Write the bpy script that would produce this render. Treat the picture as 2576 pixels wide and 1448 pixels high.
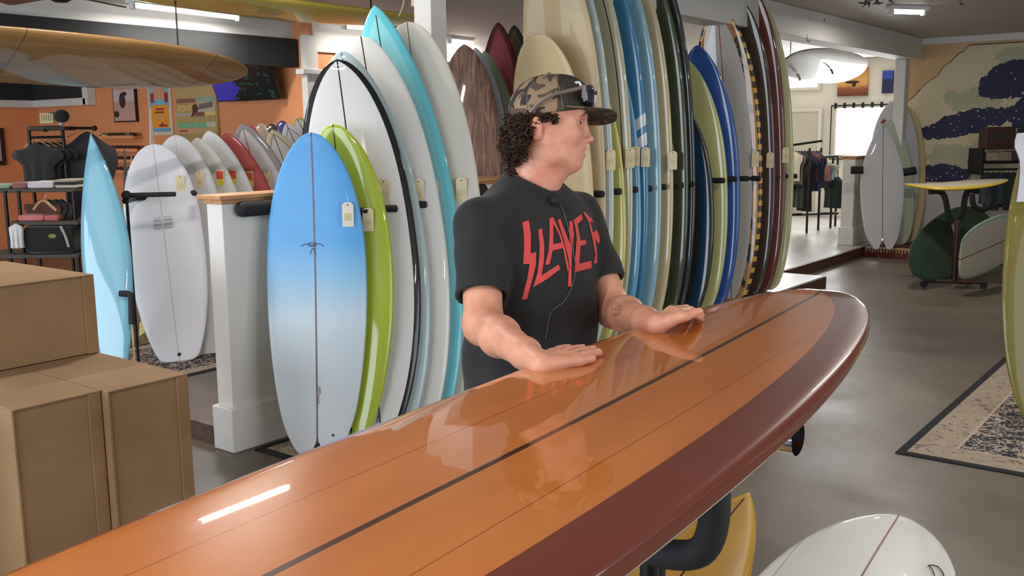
import bpy, bmesh, math, random
import numpy as np
from mathutils import Vector, Matrix

for _o in list(bpy.data.objects):
    bpy.data.objects.remove(_o)
SC = bpy.context.scene
COL = SC.collection

# ------------------------------------------------------------------ camera
FPX = 2450.0
PW, PH = 2576.0, 1448.0
CAM = np.array([0.0, 0.0, 1.62])
YAW, PIT, ROL = math.radians(37.6), math.atan(389 / FPX), math.radians(0.6)
_fh = np.array([math.cos(YAW), math.sin(YAW), 0.0])
_r0 = np.array([math.sin(YAW), -math.cos(YAW), 0.0])
_up = np.array([0.0, 0.0, 1.0])
FW = _fh * math.cos(PIT) - _up * math.sin(PIT)
_u0 = _up * math.cos(PIT) + _fh * math.sin(PIT)
CX = math.cos(ROL) * _r0 - math.sin(ROL) * _u0
CY = math.sin(ROL) * _r0 + math.cos(ROL) * _u0
cam_data = bpy.data.cameras.new('camera')
cam_data.sensor_width = 36.0
cam_data.lens = 36.0 * FPX / PW
cam_data.clip_start = 0.02
cam_ob = bpy.data.objects.new('camera', cam_data)
COL.objects.link(cam_ob)
_m = Matrix.Identity(4)
for _i in range(3):
    _m[_i][0], _m[_i][1], _m[_i][2], _m[_i][3] = CX[_i], CY[_i], -FW[_i], CAM[_i]
cam_ob.matrix_world = _m
SC.camera = cam_ob

def ray(px, py):
    return FW + CX * (px - PW / 2) / FPX - CY * (py - PH / 2) / FPX
def onz(px, py, z=0.0):
    d = ray(px, py); return CAM + d * ((z - CAM[2]) / d[2])
def ony(px, py, y):
    d = ray(px, py); return CAM + d * (y / d[1])
def onx(px, py, x):
    d = ray(px, py); return CAM + d * (x / d[0])
def at(px, py, dep):
    return CAM + ray(px, py) * dep

# ------------------------------------------------------------------ light and exposure
SC.view_settings.view_transform = 'Standard'
SC.view_settings.look = 'None'
SC.view_settings.gamma = 1.0
SC.view_settings.use_curve_mapping = False
SC.view_settings.exposure = -0.08
wld = bpy.data.worlds.new('daylight'); SC.world = wld
wld.use_nodes = True
wld.node_tree.nodes['Background'].inputs[0].default_value = (0.80, 0.90, 1.0, 1)
wld.node_tree.nodes['Background'].inputs[1].default_value = 1.5

def area_light(name, loc, target, sx, sy, power, color):
    l = bpy.data.lights.new(name, 'AREA'); l.shape = 'RECTANGLE'; l.size = sx; l.size_y = sy
    l.energy = power; l.color = color
    o = bpy.data.objects.new(name, l); COL.objects.link(o)
    o.location = loc
    d = Vector(target) - Vector(loc)
    o.rotation_euler = d.to_track_quat('-Z', 'Y').to_euler()
    return o
# daylight through the shop front (wall behind the photographer) and the side door
area_light('shopfront_daylight', (-3.85, 5.6, 1.55), (4, 5.6, 1.45), 11.2, 2.0, 480, (0.82, 0.91, 1.0))
area_light('side_window_daylight', (3.2, -2.85, 1.6), (3.2, 4, 1.5), 4.6, 1.9, 60, (0.90, 0.95, 1.0))
area_light('back_room_daylight', (16.7, 5.9, 1.9), (10, 5.9, 1.5), 2.4, 1.6, 110, (0.95, 0.98, 1.0))

# ------------------------------------------------------------------ mesh helpers
def lin(r, g, b):
    def c(v):
        v /= 255.0
        return v / 12.92 if v <= 0.04045 else ((v + 0.055) / 1.055) ** 2.4
    return (c(r), c(g), c(b), 1.0)

def mesh(name, verts, faces, smooth=False):
    me = bpy.data.meshes.new(name)
    me.from_pydata([tuple(map(float, v)) for v in verts], [], [tuple(map(int, f)) for f in faces])
    if smooth:
        me.polygons.foreach_set('use_smooth', [True] * len(me.polygons))
    me.update()
    return me

WM = {}   # world matrix of every object made here
def link(name, data, mat=None, M=None, parent=None):
    o = bpy.data.objects.new(name, data)
    COL.objects.link(o)
    M = Matrix.Identity(4) if M is None else M
    WM[o] = M
    if mat is not None and data is not None and not data.materials:
        data.materials.append(mat)
    if parent is not None:
        o.parent = parent
        o.matrix_basis = WM[parent].inverted() @ M
    else:
        o.matrix_basis = M
    return o

def tag(o, label, cat, group=None, kind=None):
    o['label'] = label
    if cat: o['category'] = cat
    if group: o['group'] = group
    if kind: o['kind'] = kind
    return o
def struct(o, label=None):
    o['kind'] = 'structure'
    if label: o['label'] = label
    return o
def thing(name, label, cat, M=None, group=None):
    return tag(link(name, None, None, M), label, cat, group)
def T(x, y, z): return Matrix.Translation((float(x), float(y), float(z)))
def frame(o, x, y, z):
    M = Matrix.Identity(4)
    for i in range(3):
        M[i][0], M[i][1], M[i][2], M[i][3] = x[i], y[i], z[i], o[i]
    return M
def unit(v):
    v = np.asarray(v, float); return v / np.linalg.norm(v)

class MB:
    """collects shapes for one mesh"""
    def __init__(s): s.v = []; s.f = []
    def add(s, v, f):
        n = len(s.v); s.v += [tuple(p) for p in v]; s.f += [tuple(i + n for i in q) for q in f]; return s
    def box(s, lo, hi, bev=0.0, M=None):
        x0, y0, z0 = lo; x1, y1, z1 = hi
        if bev <= 0:
            v = [(x, y, z) for x in (x0, x1) for y in (y0, y1) for z in (z0, z1)]
            f = [(0, 1, 3, 2), (4, 6, 7, 5), (0, 4, 5, 1), (2, 3, 7, 6), (0, 2, 6, 4), (1, 5, 7, 3)]
        else:
            bm = bmesh.new(); bmesh.ops.create_cube(bm, size=1)
            for w in bm.verts:
                w.co = ((x0 + x1) / 2 + w.co.x * (x1 - x0), (y0 + y1) / 2 + w.co.y * (y1 - y0), (z0 + z1) / 2 + w.co.z * (z1 - z0))
            bmesh.ops.bevel(bm, geom=bm.edges[:], offset=bev, segments=2, affect='EDGES', profile=0.5)
            bm.verts.index_update()
            v = [tuple(w.co) for w in bm.verts]; f = [tuple(w.index for w in q.verts) for q in bm.faces]; bm.free()
        if M is not None: v = [tuple(M @ Vector(p)) for p in v]
        return s.add(v, f)
    def tube(s, pts, r, n=8, cap=True):
        pts = [np.asarray(p, float) for p in pts]
        rs = r if isinstance(r, (list, tuple)) else [r] * len(pts)
        v = []; f = []; prev = None
        for i, p in enumerate(pts):
            t = unit(pts[min(i + 1, len(pts) - 1)] - pts[max(i - 1, 0)])
            if prev is None:
                a = np.array([0, 0, 1.0]) if abs(t[2]) < 0.9 else np.array([1.0, 0, 0])
                prev = unit(np.cross(t, a))
            prev = unit(prev - t * (prev @ t)); b = np.cross(t, prev)
            for k in range(n):
                an = 2 * math.pi * k / n
                v.append(p + rs[i] * (prev * math.cos(an) + b * math.sin(an)))
        m = len(pts)
        for i in range(m - 1):
            for k in range(n):
                k2 = (k + 1) % n
                f.append((i * n + k, i * n + k2, (i + 1) * n + k2, (i + 1) * n + k))
        if cap:
            f.append(tuple(range(n - 1, -1, -1))); f.append(tuple((m - 1) * n + k for k in range(n)))
        return s.add(v, f)
    def ball(s, c, r, n=10, m=6, sc=(1, 1, 1)):
        v = [(c[0], c[1], c[2] + r * sc[2])]; f = []
        for i in range(1, m):
            th = math.pi * i / m
            for k in range(n):
                an = 2 * math.pi * k / n
                v.append((c[0] + r * sc[0] * math.sin(th) * math.cos(an), c[1] + r * sc[1] * math.sin(th) * math.sin(an), c[2] + r * sc[2] * math.cos(th)))
        v.append((c[0], c[1], c[2] - r * sc[2])); L = len(v) - 1
        for k in range(n): f.append((0, 1 + k, 1 + (k + 1) % n))
        for i in range(m - 2):
            for k in range(n):
                a, b = 1 + i * n + k, 1 + i * n + (k + 1) % n
                f.append((a, a + n, b + n, b))
        for k in range(n): f.append((1 + (m - 2) * n + k, L, 1 + (m - 2) * n + (k + 1) % n))
        return s.add(v, f)
    def prism(s, poly, a, b, axis=1):
        """2D polygon extruded along an axis from a to b"""
        def P(u, w, t):
            return {0: (t, u, w), 1: (u, t, w), 2: (u, w, t)}[axis]
        n = len(poly)
        v = [P(u, w, a) for u, w in poly] + [P(u, w, b) for u, w in poly]
        f = [tuple(range(n)), tuple(range(2 * n - 1, n - 1, -1))] + [(i, i + n, (i + 1) % n + n, (i + 1) % n) for i in range(n)]
        return s.add(v, f)
    def grid(s, P, closed=False):
        """P[i][j] points"""
        m, n = len(P), len(P[0]); v = [p for r in P for p in r]; f = []
        for i in range(m - 1):
            for j in range(n if closed else n - 1):
                j2 = (j + 1) % n
                f.append((i * n + j, i * n + j2, (i + 1) * n + j2, (i + 1) * n + j))
        return s.add(v, f)
    def obj(s, name, mat, parent=None, M=None, smooth=False):
        me = mesh(name, s.v, s.f, smooth)
        bm = bmesh.new(); bm.from_mesh(me); bmesh.ops.recalc_face_normals(bm, faces=bm.faces); bm.to_mesh(me); bm.free()
        if smooth:
            try: me.set_sharp_from_angle(angle=math.radians(40))
            except Exception: pass
        return link(name, me, mat, M, parent)

def smooth_path(pts, n=6):
    """Catmull-Rom through the points"""
    p = [np.asarray(q, float) for q in pts]; p = [2 * p[0] - p[1]] + p + [2 * p[-1] - p[-2]]
    out = []
    for i in range(1, len(p) - 2):
        for k in range(n):
            t = k / n
            out.append(0.5 * (2 * p[i] + (p[i + 1] - p[i - 1]) * t + (2 * p[i - 1] - 5 * p[i] + 4 * p[i + 1] - p[i + 2]) * t * t + (3 * p[i] - p[i - 1] - 3 * p[i + 1] + p[i + 2]) * t ** 3))
    out.append(p[-2]); return out

# ------------------------------------------------------------------ material helpers
class N:
    """small wrapper round a node tree"""
    def __init__(s, name):
        s.mat = bpy.data.materials.new(name); s.mat.use_nodes = True
        s.nt = s.mat.node_tree; s.b = s.nt.nodes['Principled BSDF']
    def new(s, t, **kw):
        n = s.nt.nodes.new(t)
        for k, v in kw.items(): setattr(n, k, v)
        return n
    def put(s, sock, val):
        if isinstance(val, bpy.types.NodeSocket): s.nt.links.new(val, sock)
        else: sock.default_value = val
    def math(s, op, a, b=0.0, c=0.0, clamp=False):
        n = s.new('ShaderNodeMath', operation=op, use_clamp=clamp)
        s.put(n.inputs[0], a); s.put(n.inputs[1], b)
        if op in ('COMPARE', 'MULTIPLY_ADD', 'SMOOTH_MIN'): s.put(n.inputs[2], c)
        return n.outputs[0]
    def mix(s, fac, a, b, mode='MIX'):
        n = s.new('ShaderNodeMix', data_type='RGBA', blend_type=mode)
        s.put(n.inputs[0], fac); s.put(n.inputs[6], a); s.put(n.inputs[7], b)
        return n.outputs[2]
    def obj(s):
        return s.new('ShaderNodeTexCoord').outputs['Object']
    def gen(s):
        return s.new('ShaderNodeTexCoord').outputs['Generated']
    def sep(s, v):
        n = s.new('ShaderNodeSeparateXYZ'); s.put(n.inputs[0], v); return n.outputs
    def scale(s, v, sc):
        n = s.new('ShaderNodeMapping'); s.put(n.inputs[0], v); n.inputs['Scale'].default_value = sc; return n.outputs[0]
    def noise(s, v, scale, detail=3, rough=0.5, dist=0.0, col=False):
        n = s.new('ShaderNodeTexNoise'); s.put(n.inputs['Vector'], v)
        n.inputs['Scale'].default_value = scale; n.inputs['Detail'].default_value = detail
        n.inputs['Roughness'].default_value = rough; n.inputs['Distortion'].default_value = dist
        return n.outputs['Color' if col else 'Fac']
    def ramp(s, fac, stops, interp='LINEAR'):
        n = s.new('ShaderNodeValToRGB'); s.put(n.inputs[0], fac)
        cr = n.color_ramp; cr.interpolation = interp
        while len(cr.elements) < len(stops): cr.elements.new(0.5)
        for e, (p, c) in zip(cr.elements, stops): e.position = p; e.color = c
        return n.outputs[0]
    def bump(s, h, strength=0.2, dist=0.01):
        n = s.new('ShaderNodeBump'); s.put(n.inputs['Height'], h); n.inputs['Strength'].default_value = strength; n.inputs['Distance'].default_value = dist
        s.put(s.b.inputs['Normal'], n.outputs[0])
    def set(s, color=None, rough=None, metal=None, coat=None, coat_rough=None, spec=None, emit=None, estr=None, sheen=None, sss=None, trans=None, ior=None):
        i = s.b.inputs
        if color is not None: s.put(i['Base Color'], color)
        if rough is not None: s.put(i['Roughness'], rough)
        if metal is not None: s.put(i['Metallic'], metal)
        if coat is not None: s.put(i['Coat Weight'], coat)
        if coat_rough is not None: s.put(i['Coat Roughness'], coat_rough)
        if spec is not None: s.put(i['Specular IOR Level'], spec)
        if emit is not None: s.put(i['Emission Color'], emit)
        if estr is not None: s.put(i['Emission Strength'], estr)
        if sheen is not None: s.put(i['Sheen Weight'], sheen)
        if sss is not None: s.put(i['Subsurface Weight'], sss); i['Subsurface Radius'].default_value = (0.01, 0.004, 0.002)
        if trans is not None: s.put(i['Transmission Weight'], trans)
        if ior is not None: s.put(i['IOR'], ior)
        return s.mat

_MC = {}
def plain(name, rgb, rough=0.5, metal=0.0, var=0.06, coat=0.0, nscale=12, spec=0.5):
    """a plain material with a little procedural unevenness"""
    if name in _MC: return _MC[name]
    n = N(name); c = lin(*rgb)
    f = n.noise(n.obj(), nscale, 4)
    d = tuple(x * (1 - var) for x in c[:3]) + (1,); e = tuple(min(1, x * (1 + var)) for x in c[:3]) + (1,)
    n.set(color=n.ramp(f, [(0.3, d), (0.7, e)]), rough=rough, metal=metal, coat=coat, coat_rough=0.05, spec=spec)
    _MC[name] = n.mat
    return n.mat
def glow(name, rgb, strength):
    n = N(name); return n.set(color=lin(*rgb), emit=lin(*rgb), estr=strength, rough=0.4)
# ================================================================== the setting
CEIL = 2.80
def mat_floor():
    n = N('polished_concrete'); v = n.obj()
    a = n.noise(v, 0.9, 5, 0.6, 0.6); b = n.noise(v, 7, 5, 0.65)
    c = n.ramp(a, [(0.30, lin(90, 79, 70)), (0.5, lin(110, 99, 88)), (0.72, lin(126, 115, 102))])
    c = n.mix(n.math('MULTIPLY', b, 0.35), c, lin(90, 82, 74))
    n.set(color=c, rough=n.ramp(n.noise(v, 1.7, 4, 0.6), [(0.3, (0.30,) * 3 + (1,)), (0.75, (0.5,) * 3 + (1,))]), spec=0.5)
    n.bump(b, 0.05, 0.004)
    return n.mat
def mat_paint(name, rgb, rough=0.6, var=0.05):
    n = N(name); v = n.obj(); c = lin(*rgb)
    f = n.noise(v, 1.6, 4, 0.6)
    n.set(color=n.ramp(f, [(0.25, tuple(x * (1 - var) for x in c[:3]) + (1,)), (0.75, tuple(min(1, x * (1 + var)) for x in c[:3]) + (1,))]), rough=rough)
    n.bump(n.noise(v, 160, 2), 0.06, 0.002)
    return n.mat
def mat_wood(name, c0, c1, axis=(1, 12, 12), rough=0.45, coat=0.0):
    n = N(name); v = n.scale(n.obj(), axis)
    f = n.noise(v, 3, 6, 0.6, 1.2)
    n.set(color=n.ramp(f, [(0.3, lin(*c0)), (0.7, lin(*c1))]), rough=rough, coat=coat)
    return n.mat
M_white = mat_paint('white_wall_paint', (222, 220, 216))
M_ceil = mat_paint('ceiling_paint', (190, 182, 176))
M_orange = mat_paint('orange_wall_paint', (224, 148, 100), 0.6)
M_black = mat_paint('black_valance_fabric', (40, 41, 43), 0.85)
M_oak = mat_wood('oak_cap', (168, 116, 74), (205, 156, 108))
M_brown = mat_wood('brown_step_board', (64, 40, 28), (96, 62, 42))
M_offwhite = mat_paint('back_room_paint', (228, 224, 212))
M_blackfoam = plain('black_foam', (30, 30, 32), 0.8, nscale=60)
M_darkmetal = plain('dark_metal', (38, 36, 36), 0.4, 0.6)
M_chrome = plain('brushed_chrome', (200, 200, 205), 0.18, 1.0, nscale=40)

def mat_mural():
    n = N('painted_mural'); x, y, z = n.sep(n.obj())
    w = n.noise(n.obj(), 2.2, 4, 0.6)
    col = n.ramp(n.noise(n.obj(), 0.8, 3), [(0.3, lin(196, 156, 112)), (0.7, lin(214, 178, 136))])
    # cream field under a rising edge
    edge = n.math('SUBTRACT', n.math('MULTIPLY_ADD', n.math('SUBTRACT', 3.75, y), 0.95, 2.12), z)
    edge = n.math('MULTIPLY_ADD', n.math('SUBTRACT', w, 0.5), 0.28, edge)
    cap = n.math('SUBTRACT', 2.68, z)
    edge = n.math('MINIMUM', edge, cap)
    col = n.mix(n.math('GREATER_THAN', edge, 0.0), col, lin(214, 200, 166))
    col = n.mix(n.math('COMPARE', edge, 0.0, 0.008), col, lin(92, 80, 66))
    def blob(cy, cz, ry, rz, tilt, amp, fs, seed):
        dy = n.math('SUBTRACT', y, cy); dz = n.math('SUBTRACT', z, cz)
        dz = n.math('MULTIPLY_ADD', dy, tilt, dz)
        a = n.math('DIVIDE', dy, ry); b = n.math('DIVIDE', dz, rz)
        r = n.math('ADD', n.math('MULTIPLY', a, a), n.math('MULTIPLY', b, b))
        mp = n.new('ShaderNodeMapping'); n.put(mp.inputs[0], n.obj()); mp.inputs['Location'].default_value = (seed, seed, seed)
        q = n.noise(mp.outputs[0], fs, 5, 0.65)
        return n.math('MULTIPLY_ADD', n.math('SUBTRACT', q, 0.5), amp, n.math('SUBTRACT', 1.0, r))
    sage = lin(150, 162, 138); navy = lin(44, 48, 78)
    for args in ((3.05, 1.98, 0.50, 0.20, 0.0, 3.0, 5, 7.0), (2.55, 2.52, 0.35, 0.16, 0.1, 3.0, 5, 9.0), (3.1, 1.22, 0.55, 0.30, 0.0, 3.4, 6, 3.0)):
        b = blob(*args); col = n.mix(n.math('MULTIPLY', n.math('GREATER_THAN', b, 0.35), 0.55), col, sage)
    for args in ((2.62, 2.22, 0.42, 0.24, 0.15, 3.2, 4, 1.0), (3.10, 1.70, 0.62, 0.17, 0.25, 2.6, 4, 5.0), (2.35, 1.8, 0.3, 0.3, 0, 2.6, 4, 8.0), (3.42, 1.00, 0.40, 0.17, 0.0, 2.8, 5, 4.0)):
        b = blob(*args); col = n.mix(n.math('GREATER_THAN', b, 0.15), col, navy)
        fl = n.new('ShaderNodeTexVoronoi'); n.put(fl.inputs['Vector'], n.obj()); fl.inputs['Scale'].default_value = 16
        dots = n.math('MULTIPLY', n.math('LESS_THAN', fl.outputs['Distance'], 0.18), n.math('GREATER_THAN', b, 0.4))
        col = n.mix(n.math('MULTIPLY', dots, 0.7), col, lin(214, 200, 176))
    col = n.mix(n.math('LESS_THAN', z, 0.92), col, lin(196, 186, 182))
    return n.set(color=col, rough=0.75)

def slab(name, lo, hi, mat, parent=None, bev=0.0):
    o = MB().box(lo, hi, bev).obj(name, mat, parent)
    if parent is None: struct(o)
    return o
slab('floor', (-4.2, -3.2, -0.2), (17.4, 14.0, 0.0), mat_floor())
slab('ceiling', (-4.2, -3.2, CEIL), (17.4, 14.0, CEIL + 0.2), M_ceil)
# shop front behind the photographer: sill, head, piers and glazing bars
sf = slab('wall_shopfront', (-4.2, -3.2, 0.0), (-4.0, 14.0, 0.45), M_white)
slab('wall_shopfront_head', (-4.2, -3.2, 2.6), (-4.0, 14.0, CEIL), M_white)
for y0, y1 in ((-3.2, 0.0), (11.2, 14.0)):
    slab('wall_shopfront_pier', (-4.2, y0, 0.45), (-4.0, y1, 2.6), M_white)
for k in range(1, 6):
    slab('trim_%d' % (20 + k), (-4.16, k * 1.87 - 0.04, 0.45), (-4.04, k * 1.87 + 0.04, 2.6), M_darkmetal)
slab('wall_street', (-4.2, -3.2, 0.0), (17.4, -3.0, 0.55), M_white)
slab('wall_street_head', (-4.2, -3.2, 2.6), (17.4, -3.0, CEIL), M_white)
slab('wall_street_pier', (-4.0, -3.2, 0.55), (0.8, -3.0, 2.6), M_white)
slab('wall_street_return', (5.6, -3.2, 0.55), (17.4, -3.0, 2.6), M_white)
# far walls
MURX = 13.8
slab('wall_mural', (MURX, -3.0, 0.0), (MURX + 0.15, 3.95, CEIL), mat_mural())
slab('trim_1', (MURX - 0.05, -3.0, CEIL - 0.09), (MURX, 3.75, CEIL), M_white, bev=0.012)
slab('wall_back_room', (17.0, 3.95, 0.0), (17.2, 14.0, CEIL), M_offwhite)
slab('wall_back_room_side', (MURX + 0.15, 3.75, 0.0), (17.0, 3.95, CEIL), M_offwhite)
slab('wall_orange', (7.0, 8.15, 0.0), (7.15, 13.8, CEIL), M_orange)
slab('wall_left', (-4.0, 13.8, 0.0), (7.15, 14.0, CEIL), M_orange)
slab('wall_orange_return', (7.15, 8.15, 0.0), (7.95, 8.3, CEIL), M_orange)
slab('wall_return', (7.95, 8.15, 0.0), (9.6, 8.3, CEIL), M_ceil)
slab('trim_13', (7.15, 8.12, 2.50), (9.6, 8.15, CEIL), M_white)
slab('wall_far', (9.6, 5.6, 0.0), (9.75, 8.3, CEIL), M_ceil)
slab('wall_back_room_far', (9.75, 8.15, 0.0), (17.0, 8.3, CEIL), M_offwhite)
# beam, post, header and black valance
slab('trim_2', (4.4, 3.72, 2.52), (MURX, 3.98, CEIL), M_white, bev=0.01)
slab('trim_3', (4.50, 4.06, 1.33), (4.645, 4.20, CEIL), M_white, bev=0.008)
slab('trim_4', (MURX - 0.36, 3.83, 0.12), (MURX - 0.18, 3.97, 2.52), M_white, bev=0.008)
slab('trim_5', (-4.0, 8.27, 2.62), (7.1, 8.40, CEIL), M_white)
mb = MB()
poly = [(-4.0, 2.33), (6.97, 2.33)] + [(6.97 + 0.05 * math.sin(a), 2.38 - 0.05 * math.cos(a)) for a in (0.4, 0.8, 1.2, 1.57)] + [(7.02 - 0.05 * (1 - math.cos(a)), 2.57 + 0.05 * math.sin(a)) for a in (0.0, 0.5, 1.0, 1.57)] + [(-4.0, 2.62)]
mb.prism(poly, 8.20, 8.30, 1)
struct(mb.obj('trim_6', M_black), 'black valance band under the ceiling')
mb = MB(); mb.box((6.98, 8.06, 0.0), (7.14, 8.15, 2.66), 0.006); mb.box((6.90, 8.02, 2.25), (7.22, 8.15, 2.31), 0.01)
struct(mb.obj('trim_7', M_white))
# dropped black soffit with white trim in the far corner of the orange room
slab('trim_8', (6.90, 12.35, 2.14), (7.0, 13.8, CEIL), M_black)
slab('trim_9', (-4.0, 13.70, 2.14), (6.90, 13.8, CEIL), M_black)
mb = MB(); mb.box((6.87, 12.28, 2.04), (7.0, 13.66, 2.14), 0.012); mb.box((-4.0, 13.66, 2.04), (7.0, 13.8, 2.14), 0.012); mb.box((6.87, 12.24, 2.04), (7.0, 12.36, CEIL), 0.012)
struct(mb.obj('trim_10', M_white))
# half walls with oak caps
def half_wall(name, x0, x1, y0, y1, z0, h):
    o = slab(name, (x0, y0, z0), (x1, y1, h), M_white, bev=0.004)
    MB().box((x0 - 0.025, y0 - 0.022, z0), (x1, y1 + 0.022, z0 + 0.235), 0.008).obj('skirting', M_white, o)
    MB().box((x0 - 0.012, y0 - 0.012, h), (x1, y1 + 0.012, h + 0.022), 0.003).obj('cap_moulding', M_oak, o)
    MB().box((x0 - 0.035, y0 - 0.035, h + 0.022), (x1, y1 + 0.035, h + 0.044), 0.005).obj('cap', M_oak, o)
    return o
half_wall('wall_half', 2.975, 9.3, 4.115, 4.24, 0.0, 1.285)
half_wall('wall_half_far', 12.80, MURX, 4.22, 4.38, 0.12, 1.24)
# raised floors and steps
M_platform = mat_wood('platform_floor', (150, 146, 142), (182, 178, 172), (2, 2, 2), 0.3)
slab('floor_back_room', (9.98, 4.06, 0.0), (17.0, 8.15, 0.12), M_platform)
slab('floor_rack_step', (5.0, 3.52, 0.0), (9.93, 4.09, 0.115), M_brown)
slab('floor_rack_step_top', (5.02, 3.535, 0.115), (9.92, 4.09, 0.122), M_platform)
slab('trim_11', (9.94, 4.03, 0.0), (13.0, 4.058, 0.118), M_brown)
mred = plain('red_step_carpet', (112, 48, 42), 0.9, nscale=60)
slab('floor_corner_step', (12.72, 2.95, 0.0), (MURX, 4.025, 0.118), M_brown)
slab('trim_12', (2.99, 4.25, 0.0), (3.28, 4.72, 0.10), mat_wood('worn_curb', (60, 42, 36), (104, 78, 66), (6, 6, 6)))

# windows of the back room
M_sky = glow('bright_daylight_pane', (250, 252, 255), 3.2)
def window(name, y0, y1, z0, z1):
    o = slab(name, (16.96, y0, z0), (17.0, y1, z1), M_sky)
    for a in ((y0 - 0.05, y0, z0 - 0.05, z1 + 0.05), (y1, y1 + 0.05, z0 - 0.05, z1 + 0.05), (y0, y1, z0 - 0.05, z0), (y0, y1, z1, z1 + 0.05)):
        MB().box((16.93, a[0], a[2]), (17.0, a[1], a[3]), 0.006).obj('window_frame', M_offwhite, o)
    return o
window('window_1', 5.0, 5.94, 1.20, 1.99)
window('window_2', 6.30, 8.0, 2.36, 2.76)
d1 = slab('door_1', (16.95, 6.26, 0.12), (17.0, 7.1, 1.94), mat_paint('door_paint', (205, 200, 186)))
MB().box((16.93, 6.20, 0.12), (16.99, 6.26, 2.0), 0.005).obj('door_frame', M_offwhite, d1)
MB().box((16.93, 6.26, 1.94), (16.99, 7.1, 2.0), 0.005).obj('door_frame', M_offwhite, d1)
rod = thing('curtain_rod', 'dark clip rod above the bright window in the white back room', 'curtain rod', T(16.9, 5.45, 2.03))
MB().tube([(16.9, 4.95, 2.03), (16.9, 6.02, 2.03)], 0.012).obj('rod', M_darkmetal, rod, smooth=True)
clipm = MB().box((-0.02, -0.02, -0.05), (0.02, 0.02, 0.045), 0.006)
for k in range(7):
    clipm.obj('clip', M_darkmetal, rod, T(16.9, 5.02 + k * 0.155, 2.03))
for z in (1.12,):
    MB().tube([(16.9, 5.0, z), (16.9, 6.02, z)], 0.010).obj('lower_rod', M_darkmetal, rod, smooth=True)
MB().tube([(16.9, 6.02, 1.12), (16.9, 6.02, 2.03)], 0.010).obj('side_rod', M_darkmetal, rod, smooth=True)

# ceiling lamps: a white tray with a glowing tube, each tube carries its own light
M_tube = glow('lit_tube', (255, 252, 248), 9.0)
M_tray = plain('lamp_tray', (225, 224, 222), 0.4)
def tube_lamp(p0, p1, z, label, power, light=True):
    p0 = np.array([p0[0], p0[1], z]); p1 = np.array([p1[0], p1[1], z])
    c = (p0 + p1) / 2; d = unit(p1 - p0); L = np.linalg.norm(p1 - p0)
    M = frame(c, d, np.cross([0, 0, 1], d), (0, 0, 1))
    t = thing('tube_lamp', label, 'lamp', M, 'ceiling tube lamps')
    MB().box((-L / 2 - 0.04, -0.06, 0.02), (L / 2 + 0.04, 0.06, CEIL - z), 0.008).obj('tray', M_tray, t, M)
    MB().tube([(-L / 2, 0, 0), (L / 2, 0, 0)], 0.018, 12).obj('tube', M_tube, t, M, True)
    for s in (-1, 1):
        MB().box((s * (L / 2 + 0.012) - 0.012, -0.03, -0.03), (s * (L / 2 + 0.012) + 0.012, 0.03, 0.03), 0.004).obj('lamp_holder', M_tray, t, M)
    if light:
        l = bpy.data.lights.new('tube_light', 'AREA'); l.shape = 'RECTANGLE'; l.size = L; l.size_y = 0.04; l.energy = power; l.color = (1.0, 0.94, 0.86)
        lo = bpy.data.objects.new('tube_light', l); COL.objects.link(lo); lo.parent = t
        lo.matrix_basis = T(0, 0, -0.03)
    return t
TL = 34
tube_lamp((4.9, 7.86), (6.05, 7.96), 2.74, 'long lit tube lamp above the varnished wooden board, next to the fan blade', TL)
tube_lamp((7.3, 7.8), (8.5, 7.8), 2.745, 'lit tube lamp ending behind the turquoise nose of the tall board', TL * 0.5)
def glint(px, py, zb=1.140, zl=2.74):
    d = ray(px, py); q = onz(px, py, zb); d = d * np.array([1, 1, -1]); return q + d * ((zl - zb) / d[2])
_g0, _g1 = glint(480, 1318), glint(705, 1233)
tube_lamp((_g0[0], _g0[1]), (_g1[0], _g0[1]), 2.74, 'short tube lamp whose glint lies on the orange longboard deck', TL)
a, b = onz(1132, 103, 2.74), onz(1168, 104, 2.74)
tube_lamp(a, a + np.array([1.1, 0, 0]), 2.74, 'small distant tube lamp above the wood grain board, the left one', TL * 0.35)
a = onz(1197, 112, 2.74) - np.array([0, 0.3, 0])
tube_lamp(a, a + np.array([1.1, 0, 0]), 2.74, 'small distant tube lamp beside the red pointed nose, the right one', TL * 0.35)
a, b = onz(2245, 30, 2.74), onz(2320, 32, 2.74)
tube_lamp(a, b, 2.74, 'lit ceiling lamp near the mural wall', TL * 0.8)
tube_lamp((-0.8, 1.6), (0.5, 1.6), 2.74, 'tube lamp over the tail of the orange longboard', TL)
tube_lamp((1.6, -1.2), (2.8, -1.2), 2.74, 'tube lamp on the street side of the ceiling', TL)
tube_lamp((5.6, 1.4), (6.8, 1.4), 2.74, 'tube lamp over the open concrete aisle', TL)
tube_lamp((0.2, 5.6), (1.4, 5.6), 2.74, 'tube lamp over the stacked cartons', TL)
tube_lamp((3.2, 10.6), (4.4, 10.6), 2.74, 'tube lamp over the clothing racks of the orange room', TL)
tube_lamp((12.5, 6.0), (13.7, 6.0), 2.74, 'tube lamp inside the white back room', TL)
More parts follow.
